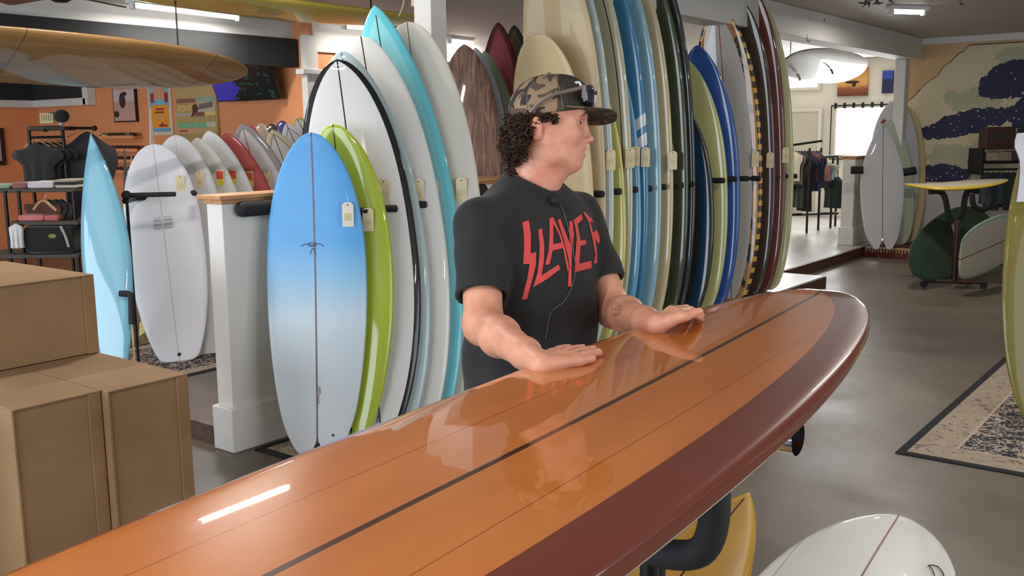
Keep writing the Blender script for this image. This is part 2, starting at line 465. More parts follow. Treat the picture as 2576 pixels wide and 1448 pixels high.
# ================================================================== surfboards
def board_mesh(name, L, W, T=0.065, nose=(2.0, 0.75), tail=(2.2, 0.6, 0.25), um=0.55, rn=0.11, rt=0.05, swallow=0.0, nu=42, na=28, dome=2.3, side=2.5, belly=None):
    """tail at z=0, nose at z=L, deck towards +y, rocker bends both ends towards the deck"""
    ts = np.linspace(0, 1, nu); us = (1 - np.cos(math.pi * ts)) / 2 * 0.75 + ts * 0.25
    V = []; lat = []; edge = []; deck = []; ln = []
    for u in us:
        if u >= um:
            s = min(1.0, (u - um) / (1 - um)); w = max(1 - s ** nose[0], 0.0) ** nose[1]
        else:
            s = (um - u) / um; w = tail[2] + (1 - tail[2]) * max(1 - s ** tail[0], 0.0) ** tail[1]
            if tail[2] > 0.1 and not swallow: w *= 1 - 0.25 * max(0, 1 - u / 0.02) ** 2
        w = max(w * W / 2, 0.003)
        t = T * max(0.22, 1 - 0.8 * abs(2 * (u - 0.48)) ** 2.6); t = min(t, w * 1.6)
        r = rn * max(0, (u - 0.45) / 0.55) ** 2.3 + rt * max(0, (0.45 - u) / 0.45) ** 2.2
        r -= rt + (rn - rt) * u
        for k in range(na):
            a = 2 * math.pi * k / na; c, sn = math.cos(a), math.sin(a)
            x = w * math.copysign(abs(c) ** (2 / side), c); y = t / 2 * math.copysign(abs(sn) ** (2 / (dome if sn >= 0 or belly is None else belly)), sn)
            z = u * L
            if swallow:
                q = abs(x) / w
                z += swallow * (1 - math.sqrt(max(0, 1 - ((q - 0.52) / 0.52) ** 2))) * max(0, 1 - u / 0.16) ** 1.5
            V.append((x, y + r, z)); lat.append(x); edge.append(w - abs(x)); deck.append(sn); ln.append(u)
    F = []
    for i in range(nu - 1):
        for k in range(na):
            k2 = (k + 1) % na
            F.append((i * na + k, i * na + k2, (i + 1) * na + k2, (i + 1) * na + k))
    for o, flip in ((0, False), ((nu - 1) * na, True)):
        h = na // 2
        for k in range(h):
            q = (o + k, o + (na - k) % na, o + na - k - 1, o + k + 1)
            q = tuple(dict.fromkeys(q))
            if len(q) > 2: F.append(q if not flip else q[::-1])
    me = mesh(name, V, F, True)
    bm = bmesh.new(); bm.from_mesh(me); bmesh.ops.recalc_face_normals(bm, faces=bm.faces); bm.to_mesh(me); bm.free()
    for an, arr in (('lat', lat), ('edge', edge), ('deck', deck), ('len', ln)):
        a = me.attributes.new(an, 'FLOAT', 'POINT'); a.data.foreach_set('value', arr)
    return me

_bm = {}
def bmat(name, base, stringer=None, sw=0.004, rail=None, band=0.045, bottom=None, pins=(), grad=None, cross=(), extra=None, rough=0.3, coat=0.9, lines=(), var=0.03, crough=0.03):
    """resin-coated board: base colour or gradient, rail band, pin lines, stringer"""
    if name in _bm: return _bm[name]
    n = N(name)
    def att(k):
        a = n.new('ShaderNodeAttribute'); a.attribute_name = k; return a.outputs['Fac']
    lat, edge, deck, ln = att('lat'), att('edge'), att('deck'), att('len')
    if grad: col = n.ramp(ln, [(p, lin(*c)) for p, c in grad])
    else: col = lin(*base)
    col = n.mix(n.math('MULTIPLY', n.noise(n.obj(), 3.5, 3), var * 4), col, (0.35, 0.33, 0.30, 1)) if var else col
    if extra: col = extra(n, col, lat, edge, deck, ln)
    alat = n.math('ABSOLUTE', lat)
    for off, w, c in lines:
        col = n.mix(n.math('COMPARE', alat, off, w / 2), col, lin(*c))
    if stringer: col = n.mix(n.math('LESS_THAN', alat, sw), col, lin(*stringer))
    for u0, w, c in cross:
        col = n.mix(n.math('COMPARE', ln, u0, w), col, lin(*c))
    if bottom: col = n.mix(n.math('LESS_THAN', deck, -0.35), col, lin(*bottom))
    if rail: col = n.mix(n.math('LESS_THAN', edge, band), col, lin(*rail))
    for off, w, c in pins:
        col = n.mix(n.math('COMPARE', edge, off, w / 2), col, lin(*c))
    n.set(color=col, rough=rough, coat=coat, coat_rough=crough, spec=0.15)
    _bm[name] = n.mat
    return n.mat

BOARDS = {}
def place_board(key, label, me, mat, tail, nose, ang=None, normal=None, group=None, name='surfboard'):
    tail = np.asarray(tail, float); nose = np.asarray(nose, float)
    z = unit(nose - tail)
    nv = np.array([math.cos(math.radians(ang)), math.sin(math.radians(ang)), 0.0]) if normal is None else np.asarray(normal, float)
    y = unit(nv - z * (nv @ z)); x = np.cross(y, z)
    M = frame(tail, x, y, z)
    o = tag(link(name, me, mat, M), label, 'surfboard', group)
    BOARDS[key] = (o, tail, x, y, z)
    return o

PT = dict(nose=(2.2, 0.66), um=0.5)                 # pointed nose
RD = dict(nose=(2.4, 0.55), um=0.52)                # round nose
def stand(key, label, nose_px, tail_px, W, mat, ang, dadd=0.1, T=0.065, group=None, tail_w=None, z0=0.006, **shape):
    tail = onz(*tail_px, z0) if tail_w is None else np.array([tail_w[0], tail_w[1], tail_w[2] if len(tail_w) > 2 else z0])
    dep = (tail - CAM) @ FW
    nose = at(*nose_px, dep + dadd)
    L = np.linalg.norm(nose - tail)
    me = board_mesh('surfboard', L, W, T, **shape)
    return place_board(key, label, me, mat, tail, nose, ang, group=group)

WHT = (226, 226, 228)
GL = 'boards standing in the rack beside the white half wall'
# --- near rack, left of the man
stand('blue', 'fish board fading from sky blue nose to white swallow tail', (783, 332), (800, 1150), 0.515,
      bmat('b_blue', WHT, stringer=(110, 92, 98), sw=0.0045, grad=[(0.0, (214, 220, 226)), (0.42, (205, 222, 234)), (0.56, (140, 196, 236)), (0.66, (92, 170, 232)), (1.0, (84, 164, 230))], rough=0.42, coat=0.25, crough=0.2),
      216, -0.02, 0.062, GL, nose=(2.4, 0.58), um=0.54, tail=(2.0, 0.75, 0.46), swallow=0.10, rn=0.08, rt=0.03)
stand('lime', 'glossy lime green board tucked behind the blue fish board', (838, 311), (886, 1138), 0.50,
      bmat('b_lime', (168, 184, 40), stringer=(70, 76, 20)), 208, 0.04, 0.075, GL, nose=(2.4, 0.58), tail=(2.0, 0.75, 0.12), rn=0.12, rt=0.05)
stand('blackrail', 'white board outlined with a thick black rail', (848, 149), (964, 1125), 0.60,
      bmat('b_blackrail', (224, 222, 222), stringer=(44, 40, 40), rail=(22, 22, 24), band=0.036), 220, 0.10, 0.066, GL, nose=(2.5, 0.55), tail=(2.0, 0.7, 0.05), um=0.5, rn=0.12, rt=0.05)
stand('paleblue', 'glossy pale grey blue board directly behind the black railed one', (858, 126), (1004, 1112), 0.58,
      bmat('b_paleblue', (186, 204, 206), stringer=(120, 110, 100), rail=(176, 196, 200), band=0.03), 218, 0.10, 0.065, GL, nose=(2.3, 0.64), tail=(2.0, 0.7, 0.05), um=0.5, rn=0.12)
stand('white5', 'white board with dark stringer beside the tall turquoise one', (908, 91), (1056, 1098), 0.58,
      bmat('b_white5', (220, 218, 214), stringer=(44, 40, 38), sw=0.0035), 218, 0.10, 0.062, GL, nose=(2.4, 0.56), tail=(2.0, 0.7, 0.1), um=0.5)
stand('turq', 'tallest board in the near rack, turquoise with pointed nose', (942, 14), (1092, 1085), 0.57,
      bmat('b_turq', (132, 204, 212), stringer=(60, 60, 62), sw=0.0035, rail=(104, 190, 204), band=0.05, bottom=(84, 160, 176)), 216, 0.12, 0.07, GL, nose=(2.1, 0.7), tail=(2.0, 0.7, 0.1), um=0.48, rn=0.14)
stand('cream7', 'tall cream board nearest the man in the near rack', (1024, 54), (1136, 1071), 0.60,
      bmat('b_cream7', (218, 214, 202), stringer=(120, 100, 84), sw=0.003), 216, 0.12, 0.065, GL, nose=(2.5, 0.52), tail=(2.0, 0.7, 0.05), um=0.5)
# --- behind the half wall, left of the man's head
GB = 'boards standing on the far side of the half wall'
def woodgrain(n, col, lat, edge, deck, ln):
    v = n.scale(n.obj(), (30, 30, 2.2)); f = n.noise(v, 1.0, 6, 0.65, 1.6)
    return n.ramp(f, [(0.28, lin(62, 42, 36)), (0.45, lin(112, 82, 70)), (0.6, lin(146, 114, 98)), (0.75, lin(176, 150, 132))])
stand('grain', 'brown wood grain board standing behind the cream board', (1168, 112), None, 0.56, bmat('b_grain', (120, 90, 78), extra=woodgrain, coat=0.3, rough=0.4), 206, 0.1, 0.06, GB, tail_w=(5.42, 4.62), nose=(2.3, 0.6), rn=0.09)
stand('lavender', 'lavender blue edge of a board behind the wood grain one', (1196, 120), None, 0.50, bmat('b_lav', (214, 224, 246)), 204, 0.1, 0.06, GB, tail_w=(5.62, 4.66), nose=(2.2, 0.7), rn=0.09)  # board colour lightened to carry the highlight along its rail
stand('sage', 'sage green board between lavender edge and red nose', (1219, 128), None, 0.52, bmat('b_sage', (164, 178, 146), rail=(148, 164, 132)), 202, 0.1, 0.065, GB, tail_w=(5.82, 4.68), nose=(2.2, 0.7), rn=0.1)
stand('red', 'deep red board with pointed nose behind the half wall', (1253, 56), None, 0.50, bmat('b_red', (140, 34, 48), rail=(84, 24, 32), band=0.05), 206, 0.1, 0.065, GB, tail_w=(6.12, 4.80), **PT)
stand('olive', 'dark olive pointed board beside the big cream longboard', (1293, 63), None, 0.48, bmat('b_olive', (92, 80, 52), rail=(58, 50, 34)), 204, 0.1, 0.065, GB, tail_w=(6.42, 4.84), **PT)
# --- long rack on the step, right of the man
GR = 'longboards on the step along the half wall'
def rackboard(key, label, X, L, mat, W=0.57, T=0.06, ang=188, dy=0.0, **shape):
    sh = dict(nose=(2.6, 0.52), tail=(2.2, 0.6, 0.28), um=0.52, rn=0.15, rt=0.06); sh.update(shape)
    tail = np.array([X - 0.095, 3.66 + dy, 0.128]); z = unit((-0.015, 0.072, 1.0)); nose = tail + z * L
    return place_board(key, label, board_mesh('surfboard', L, W, T, **sh), mat, tail, nose, ang, group=GR)
CRM = (214, 192, 148)
rackboard('A0', 'shorter cream longboard with smooth round nose behind the cap', 5.36, 2.13, bmat('b_A0', CRM, rough=0.45, coat=0.2), nose=(2.8, 0.48))
rackboard('A1', 'tall cream longboard standing right behind the man', 5.53, 2.80, bmat('b_A1', (210, 188, 146), rough=0.45, coat=0.2))
rackboard('B', 'pale grey blue longboard edge next to the cream ones', 5.63, 2.80, bmat('b_B', (178, 194, 194), rail=(188, 204, 204)))
rackboard('C1', 'shorter butter yellow board in the long rack', 5.78, 2.0, bmat('b_C1', (212, 204, 118), rail=(206, 198, 110)), W=0.54)
rackboard('C2', 'grey cream longboard with a thin dark pin line', 5.88, 2.80, bmat('b_C2', (196, 190, 160), rail=(190, 186, 158), pins=((0.06, 0.008, (48, 36, 40)),)))
rackboard('D1', 'medium blue board between grey cream and striped blue ones', 5.99, 2.25, bmat('b_D1', (98, 160, 200)), W=0.55)
def stripes(n, col, lat, edge, deck, ln):
    s = n.math('MULTIPLY_ADD', lat, 0.22, ln)
    for u in (0.448, 0.497):
        col = n.mix(n.math('COMPARE', s, u, 0.015), col, lin(222, 222, 224))
    return col
rackboard('D2', 'strong blue longboard with two white slanted stripes', 6.10, 2.80, bmat('b_D2', (58, 128, 174), extra=stripes))
rackboard('E', 'powder blue longboard left of the plain cream one', 6.29, 2.80, bmat('b_E', (142, 186, 202)))
rackboard('F', 'cream longboard with an aqua edge', 6.47, 2.80, bmat('b_F', (204, 186, 146), bottom=(158, 196, 184)))
rackboard('G', 'dark olive green longboard with mauve edge', 6.71, 2.80, bmat('b_G', (58, 66, 40), bottom=(150, 118, 114)))
rackboard('H0', 'black longboard rising above the lime board', 6.83, 2.86, bmat('b_H0', (26, 34, 40)))
rackboard('H', 'short navy board with dark glossy rail', 7.15, 1.82, bmat('b_H', (18, 22, 30), extra=lambda n, c, lat, edge, deck, ln: n.mix(n.math('COMPARE', edge, 0.075, 0.035), c, lin(26, 62, 92))), W=0.53, T=0.07, nose=(2.2, 0.7))
rackboard('I', 'pale lime board with blue edged neighbour', 7.40, 2.08, bmat('b_I', (196, 198, 132), bottom=(216, 216, 218)), W=0.54, nose=(2.2, 0.66))
rackboard('J', 'royal blue board with slate underside', 7.62, 2.20, bmat('b_J', (30, 82, 162), bottom=(82, 98, 128)), W=0.56, T=0.07, nose=(2.2, 0.62))
def checker(n, col, lat, edge, deck, ln):
    blot = n.math('GREATER_THAN', n.noise(n.scale(n.obj(), (8, 8, 9)), 1.0, 3), 0.55)
    col = n.mix(n.math('LESS_THAN', edge, 0.085), col, n.mix(blot, lin(176, 128, 88), lin(72, 54, 40)))
    col = n.mix(n.math('LESS_THAN', edge, 0.045), col, lin(204, 138, 52))
    m = n.math('FRACT', n.math('MULTIPLY', ln, 26))
    chk = n.mix(n.math('LESS_THAN', m, 0.55), lin(206, 160, 62), lin(40, 36, 24))
    return n.mix(n.math('LESS_THAN', edge, 0.03), col, chk)
rackboard('K', 'white longboard with orange and black checkered rail', 8.05, 2.52, bmat('b_K', (206, 202, 196), stringer=(150, 70, 50), extra=checker, bottom=(216, 206, 160)), W=0.60, T=0.075)
rackboard('L', 'very dark maroon longboard with white rail line', 8.34, 2.68, bmat('b_L', (58, 36, 36), bottom=(206, 198, 186)), W=0.60)
rackboard('M', 'brick red longboard near the end of the rack', 8.58, 2.82, bmat('b_M', (106, 40, 32), bottom=(216, 210, 196)), W=0.60)
rackboard('N', 'pale celery green longboard at the very end of the rack', 8.79, 2.70, bmat('b_N', (198, 198, 148)), W=0.58)
# --- row on the left in front of the orange wall
GW = 'short boards in the row before the orange wall'
def logo_block(n, col, lat, edge, deck, ln):
    inside = n.math('MULTIPLY', n.math('COMPARE', ln, 0.635, 0.028), n.math('COMPARE', n.math('ABSOLUTE', lat), 0.038, 0.029))
    b = n.new('ShaderNodeTexBrick'); n.put(b.inputs['Vector'], n.scale(n.obj(), (1, 1, 1)))
    hatch = n.math('LESS_THAN', n.math('FRACT', n.math('MULTIPLY', lat, 75)), 0.6)
    hz = n.math('GREATER_THAN', n.math('FRACT', n.math('MULTIPLY', ln, 52)), 0.25)
    return n.mix(n.math('MULTIPLY', inside, n.math('MULTIPLY', n.math('MULTIPLY', hatch, hz), 0.75)), col, lin(96, 92, 94))
stand('w1', 'white squash tail board with grey block emblem and leash plug', (385, 362), (452, 909), 0.555, bmat('b_w1', (224, 225, 232), stringer=(200, 190, 176), extra=logo_block, rough=0.5, coat=0.15, crough=0.2), 231, 0.12, 0.066, GW, nose=(2.5, 0.5), tail=(2.2, 0.75, 0.42), um=0.55, rn=0.05, rt=0.03)
stand('w2', 'plain white board peeking out behind the emblem board', (440, 339), (516, 892), 0.55, bmat('b_w2', (214, 213, 216), stringer=(196, 186, 172), sw=0.003, rough=0.5, coat=0.15, crough=0.2), 228, 0.12, 0.066, GW, nose=(2.4, 0.56), tail=(2.2, 0.75, 0.42), um=0.5, rn=0.05)
stand('w3', 'white pointed board with a red and yellow sale tag, the left one', (495, 346), None, 0.52, bmat('b_w3', (222, 221, 214), rough=0.5, coat=0.15), 228, 0.1, 0.06, GW, tail_w=(4.47, 6.15), **PT)
stand('w4', 'white pointed board with sale tag next to the red board', (524, 329), None, 0.52, bmat('b_w4', (220, 222, 220), rough=0.5, coat=0.15), 228, 0.1, 0.06, GW, tail_w=(4.68, 6.15), **PT)
stand('w5', 'coral red board with a sale tag', (567, 334), None, 0.52, bmat('b_w5', (178, 66, 62), rough=0.4, coat=0.3), 226, 0.1, 0.06, GW, tail_w=(4.88, 6.15), **PT)
stand('w6', 'white board with wide grey border before the orange wall', (608, 311), None, 0.56, bmat('b_w6', (206, 200, 202), stringer=(120, 110, 108), rail=(150, 146, 146), band=0.06, rough=0.45, coat=0.2), 224, 0.1, 0.06, GW, tail_w=(5.10, 6.15), **PT)
CH = dict(stringer=(96, 84, 70), pins=((0.05, 0.006, (84, 74, 66)),), rough=0.45, coat=0.2)
stand('w7', 'beige bordered white board with chevron line and navy patch', (684, 327), None, 0.50, bmat('b_w7', (208, 204, 198), rail=(204, 190, 160), band=0.048, **CH), 222, 0.1, 0.055, GW, tail_w=(5.72, 6.3), **PT)
stand('w8', 'small white board with chevron line, behind the beige bordered one', (720, 311), None, 0.50, bmat('b_w8', (206, 202, 204), **CH), 222, 0.1, 0.055, GW, tail_w=(6.05, 6.3), **PT)
stand('w9', 'furthest white board with yellow and green nose tip', (745, 294), None, 0.50, bmat('b_w9', (200, 198, 196), rail=(170, 160, 90), band=0.03, stringer=(96, 84, 70), rough=0.45, coat=0.2), 222, 0.1, 0.055, GW, tail_w=(6.38, 6.3), **PT)
GS = 'dark and bright noses of boards leaning on the orange wall'
for key, lab, npx, c, w in (('s1', 'small red brown nose tip beside the grey bordered board', (633, 313), (120, 40, 30), 0.40), ('s2', 'grey nose tip leaning before the orange wall', (656, 309), (128, 116, 104), 0.40), ('s3', 'black nose tip leaning before the orange wall', (683, 311), (40, 30, 24), 0.44),
                           ('s4', 'purple nose tip leaning before the orange wall', (709, 303), (54, 48, 120), 0.40), ('s5', 'crimson nose leaning left of the black railed board', (772, 272), (168, 52, 66), 0.44)):
    stand(key, lab, npx, (npx[0] - 70, 784 - 13 * int(key[1])), w, bmat('b_' + key, c), 190, 0.3, 0.06, GS, nose=(2.4, 0.5))
stand('dark_edge', 'charcoal board seen edge on left of the emblem board', (313, 372), (334, 862), 0.36, bmat('b_dk', (66, 66, 68), rough=0.5), 330, 0.1, 0.05, GW, nose=(1.7, 1.0), rn=0.0, rt=0.0)
stand('grey_edge', 'grey board seen edge on beside the charcoal one', (330, 392), (358, 822), 0.36, bmat('b_gk', (150, 140, 134), rough=0.5), 324, 0.1, 0.05, GW, nose=(1.7, 1.0), rn=0.0, rt=0.0)
sp = stand('spike', 'narrow white nose poking up behind the emblem board', (377, 276), (420, 838), 0.34, bmat('b_sp', (214, 208, 202), rough=0.5), 318, 0.1, 0.05, GW, nose=(1.6, 1.0), rn=0.0, rt=0.0)
stand('icy', 'glossy light blue pointed board beside the cartons', (228, 336), (290, 958), 0.35, bmat('b_icy', (120, 176, 198), rail=(112, 170, 194), band=0.05, bottom=(96, 150, 172)), 214, 0.08, 0.085, None, nose=(1.8, 0.95), um=0.5, tail=(2.0, 0.8, 0.3), rn=0.07, rt=0.03, dome=1.9)
# --- hanging boards
def plank_grain(n, col, lat, edge, deck, ln):
    f = n.noise(n.scale(n.obj(), (14, 14, 1.2)), 1.0, 5, 0.6, 0.8)
    c = n.ramp(f, [(0.3, lin(134, 99, 57)), (0.7, lin(162, 126, 80))])
    k = n.new('ShaderNodeTexVoronoi'); n.put(k.inputs['Vector'], n.scale(n.obj(), (5, 5, 3.2))); k.inputs['Scale'].default_value = 1.0
    return n.mix(n.math('MULTIPLY', n.math('LESS_THAN', k.outputs['Distance'], 0.10), 0.35), c, lin(120, 76, 40))
tail, nose = np.array([1.45, 5.42, 2.09]), np.array([4.235, 5.5, 2.03])
wd = place_board('wooden', 'varnished wooden longboard hanging on its side under the ceiling', board_mesh('surfboard', np.linalg.norm(nose - tail), 0.50, 0.055, nose=(2.5, 0.52), tail=(2.2, 0.55, 0.25), rn=0.0, rt=0.0),
    bmat('b_wooden', (178, 134, 78), extra=plank_grain, cross=((0.873, 0.0013, (112, 66, 34)), (0.425, 0.0013, (112, 66, 34))), stringer=(150, 106, 60), sw=0.002, coat=1.0), tail, nose, normal=(0.0, -0.52, -0.85))
tail, nose = np.array([3.1, 5.48, 2.50]), np.array([6.15, 5.48, 2.52])
yl = place_board('yellow', 'yellow longboard hanging overhead, cut by the top of the picture', board_mesh('surfboard', 3.05, 0.62, 0.075, nose=(2.4, 0.55), tail=(2.2, 0.55, 0.2), rn=0.04, rt=0.02),
    bmat('b_yellow', (206, 186, 74), coat=0.4, rough=0.35), tail, nose, normal=(0.0, 0.05, 1.0))
tail, nose = np.array([11.7, 4.78, 2.47]), np.array([14.85, 4.86, 2.44])
wh = place_board('white_hang', 'white board with red stringer hanging in the back room opening', board_mesh('surfboard', np.linalg.norm(nose - tail), 0.62, 0.07, nose=(2.6, 0.5), tail=(2.2, 0.55, 0.25), rn=0.03, rt=0.02),
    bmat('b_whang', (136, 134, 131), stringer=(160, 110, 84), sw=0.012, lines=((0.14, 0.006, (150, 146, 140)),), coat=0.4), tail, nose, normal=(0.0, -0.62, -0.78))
# fins and cords of the hanging boards
def fin_mesh(h=0.2, b=0.14, t=0.012, rake=0.1):
    poly = [(0, 0), (b, 0)] + [(b + rake * s * s - b * 0.15 * s, h * s) for s in (0.3, 0.6, 0.85, 1.0)] + [(rake * s ** 1.5, h * s) for s in (0.95, 0.7, 0.4, 0.2)]
    mb = MB(); mb.prism([(u, w) for u, w in poly], -t / 2, t / 2, 1); return mb
def fin_on(key, u_pos, mat, h=0.2, b=0.14, side=-1, label=None, lat=0.0):
    o, tail, x, y, z = BOARDS[key]
    M = frame(tail + z * u_pos + x * lat + y * side * 0.02, -z, unit(np.cross(y * side, -z)), y * side)
    f = fin_mesh(h, b).obj('fin', mat, o, M)
    if label: f['label'] = label
    return f
M_finw = plain('fin_white', (206, 196, 176), 0.35); M_find = plain('fin_dark', (60, 52, 46), 0.4); M_finy = plain('fin_cream', (214, 188, 110), 0.35)
fin_on('wooden', 1.10, M_finw, 0.13, 0.12, 1, 'pale fin')
fin_on('white_hang', 1.75, M_find, 0.10, 0.07, 1)
fin_on('white_hang', 0.85, M_finw, 0.12, 0.09, 1, lat=-0.17)
fin_on('spike', 0.20, M_finy, 0.20, 0.13, -1, 'cream fin')
M_cord = plain('white_cord', (220, 206, 150), 0.6)
yo = BOARDS['yellow'][0]
MB().tube(smooth_path([at(1013, -45, 6.3), at(1016, 0, 6.3), at(1010, 24, 6.28), at(1004, 40, 6.25)]), 0.004, 6).obj('hanging_cord', M_cord, yo, smooth=True)
MB().box((-0.03, -0.002, -0.035), (0.03, 0.002, 0.035), 0).obj('price_tag', plain('tag_card', (226, 210, 176), 0.7), yo, frame(at(1046, 2, 6.25), CX, FW, CY))
for x in (3.5, 5.4):
    MB().tube([(x, 5.48, 2.53), (x, 5.48, CEIL)], 0.006, 6).obj('ceiling_hook', M_darkmetal, yo)
for x in (1.9, 3.7):
    MB().tube([(x, 5.47, 2.1), (x, 5.47, CEIL)], 0.005, 6).obj('ceiling_hook', M_darkmetal, wd)
for x in (12.0, 13.6):
    MB().tube([(x, 4.82, 2.5), (x, 4.82, CEIL)], 0.006, 6).obj('ceiling_hook', M_darkmetal, wh)
# leash plug, deck logo of the blue board
def on_board(key, px, py, off=0.0, side=1, half=None):
    """point on the visible face of a board seen at a pixel; returns position"""
    o, tail, x, y, z = BOARDS[key]
    d = ray(px, py)
    inv = WM[o].inverted()
    oo = inv @ Vector(CAM); dd = (inv.to_3x3() @ Vector(d)).normalized()
    # march against the mesh with a ray cast on the triangles
    from mathutils.bvhtree import BVHTree
    me = o.data
    bv = _bvh.get(me.name)
    if bv is None:
        bv = BVHTree.FromPolygons([v.co for v in me.vertices], [p.vertices for p in me.polygons]); _bvh[me.name] = bv
    h, nrm, _, _ = bv.ray_cast(oo, dd)
    if h is None: return None, None
    if nrm.dot(dd) > 0: nrm = -nrm
    w = WM[o] @ (h + nrm * off); nn = WM[o].to_3x3() @ nrm
    return np.array(w), np.array(nn)
_bvh = {}
def plug(key, px, py, r=0.012):
    p, nn = on_board(key, px, py, 0.0)
    if p is None: return
    MB().tube([p - nn * 0.004, p + nn * 0.002], r, 14).obj('leash_plug', plain('plug_black', (20, 20, 20), 0.5), BOARDS[key][0], smooth=True)
plug('w1', 451, 891, 0.014); plug('blue', 838, 1094, 0.007); plug('lime', 882, 1080, 0.01)
def ink(key, strokes, r, mat, name='deck_logo'):
    mb = MB()
    for st in strokes:
        pts = []
        for px, py in st:
            p, nn = on_board(key, px, py, 0.0006)
            if p is not None: pts.append(p)
        if len(pts) > 1: mb.tube(smooth_path(pts, 3), r, 5)
    return mb.obj(name, mat, BOARDS[key][0], smooth=True)
M_ink = plain('logo_ink', (84, 78, 92), 0.5)
ink('blue', [[(757, 619), (764, 615), (773, 613), (785, 616), (797, 613), (806, 614), (815, 619)], [(775, 617), (784, 619), (796, 617)], [(775, 612), (786, 610), (797, 611)], [(781, 640), (783, 630), (786, 624)], [(794, 641), (791, 630), (787, 624)]], 0.0022, M_ink)
ink('blue', [[(800, 970), (803, 985), (801, 1000), (803, 1016)], [(805, 972), (806, 990)]], 0.0022, plain('script_ink', (150, 142, 150), 0.5), 'script_mark')
ink('blackrail', [[(945, 925), (946, 945), (944, 968), (947, 985)], [(945, 975), (950, 1010), (955, 1060)], [(951, 1045), (948, 1062)], [(952, 1045), (957, 1060)]], 0.003, M_ink, 'script_mark')
ink('cream7', [[(1103, 900), (1105, 920), (1104, 945)], [(1103, 935), (1108, 965), (1113, 1010)], [(1110, 990), (1116, 1003)]], 0.003, M_ink, 'script_mark')

# --- price tags
M_tag = plain('manila_tag', (228, 212, 174), 0.7, nscale=30); M_tagw = plain('white_tag', (236, 228, 208), 0.7); M_str = plain('tag_string', (226, 222, 210), 0.7)
M_tagpatch = plain('tag_print', (216, 200, 160), 0.7)
M_sale_r = plain('sale_red', (214, 78, 34), 0.6); M_sale_y = plain('sale_yellow', (232, 206, 44), 0.6)
_tw, _th = 0.062, 0.135
def tag_shape(w, h):
    c = w * 0.22
    return [(-w / 2, -h), (w / 2, -h), (w / 2, -c), (w / 2 - c, 0), (-w / 2 + c, 0), (-w / 2, -c)]
tag_me = MB().prism(tag_shape(_tw, _th), -0.0012, 0.0012, 1); tag_sale = MB().prism([(-0.03, -0.125), (0.03, -0.125), (0.03, 0), (-0.03, 0)], -0.0012, 0.0012, 1)
def price_tag(key, px, py, sale=False, mat=None, s=1.0, twist=0.0):
    """tag whose top edge centre hangs at a pixel, just in front of the board"""
    p, nn = on_board(key, px, py, 0.006)
    if p is None: return None
    nh = unit((nn[0], nn[1], 0.0)); vh = unit((CAM - p) * (1, 1, 0)); f = unit(nh * 0.45 + vh * 0.55)
    if twist: f = np.array([f[0] * math.cos(twist) - f[1] * math.sin(twist), f[0] * math.sin(twist) + f[1] * math.cos(twist), 0])
    p = p + f * 0.022
    x = np.cross(-f, (0, 0, 1)); M = frame(p, x, -f, (0, 0, 1)) @ Matrix.Scale(s, 4)
    bo = BOARDS[key][0]
    if sale:
        t = tag_sale.obj('price_tag', M_tagw, bo, M)
        MB().box((-0.026, -0.0022, -0.072), (0.026, -0.0012, -0.008)).obj('red_panel', M_sale_r, t, M)
        MB().box((-0.026, -0.0022, -0.118), (0.026, -0.0012, -0.074)).obj('yellow_panel', M_sale_y, t, M)
    else:
        t = tag_me.obj('price_tag', mat or M_tag, bo, M)
        MB().tube([(0, -0.0024, -0.014), (0, 0.0024, -0.014)], 0.0045, 8).obj('eyelet', plain('eyelet', (120, 84, 60), 0.5), t, M)
        MB().box((-0.02, -0.0018, -0.10), (0.02, -0.0012, -0.06)).obj('printed_field', M_tagpatch, t, M)
        MB().tube([(0, 0, -0.012), (0.004, 0.004, 0.02), (-0.003, 0.012, 0.05)], 0.0014, 5).obj('string', M_str, t, M)
    return t
price_tag('blue', 873, 508, mat=M_tagw, s=0.92, twist=0.15)
price_tag('lime', 927, 522, s=0.9)
for key, px, py in (('blackrail', 965, 450), ('paleblue', 1011, 465), ('white5', 1052, 450), ('turq', 1090, 452), ('cream7', 1160, 447)):
    price_tag(key, px, py)
for key, px, py in (('w1', 452, 440), ('w2', 502, 430), ('w6', 672, 428)): price_tag(key, px, py)
for key, px, py in (('w3', 552, 427), ('w4', 585, 426), ('w5', 627, 431)): price_tag(key, px, py, True)
price_tag('sage', 1243, 290, mat=plain('green_tag', (150, 150, 90), 0.7))
for key, px, py in (('A0', 1488, 380), ('A1', 1521, 369), ('B', 1537, 376), ('C2', 1585, 372), ('D1', 1599, 368), ('D2', 1624, 371), ('E', 1662, 378), ('G', 1730, 371), ('H', 1797, 420), ('I', 1826, 386), ('J', 1861, 382), ('K', 1901, 380), ('L', 1938, 383), ('M', 1974, 371), ('F', 1690, 380)):
    price_tag(key, px, py)

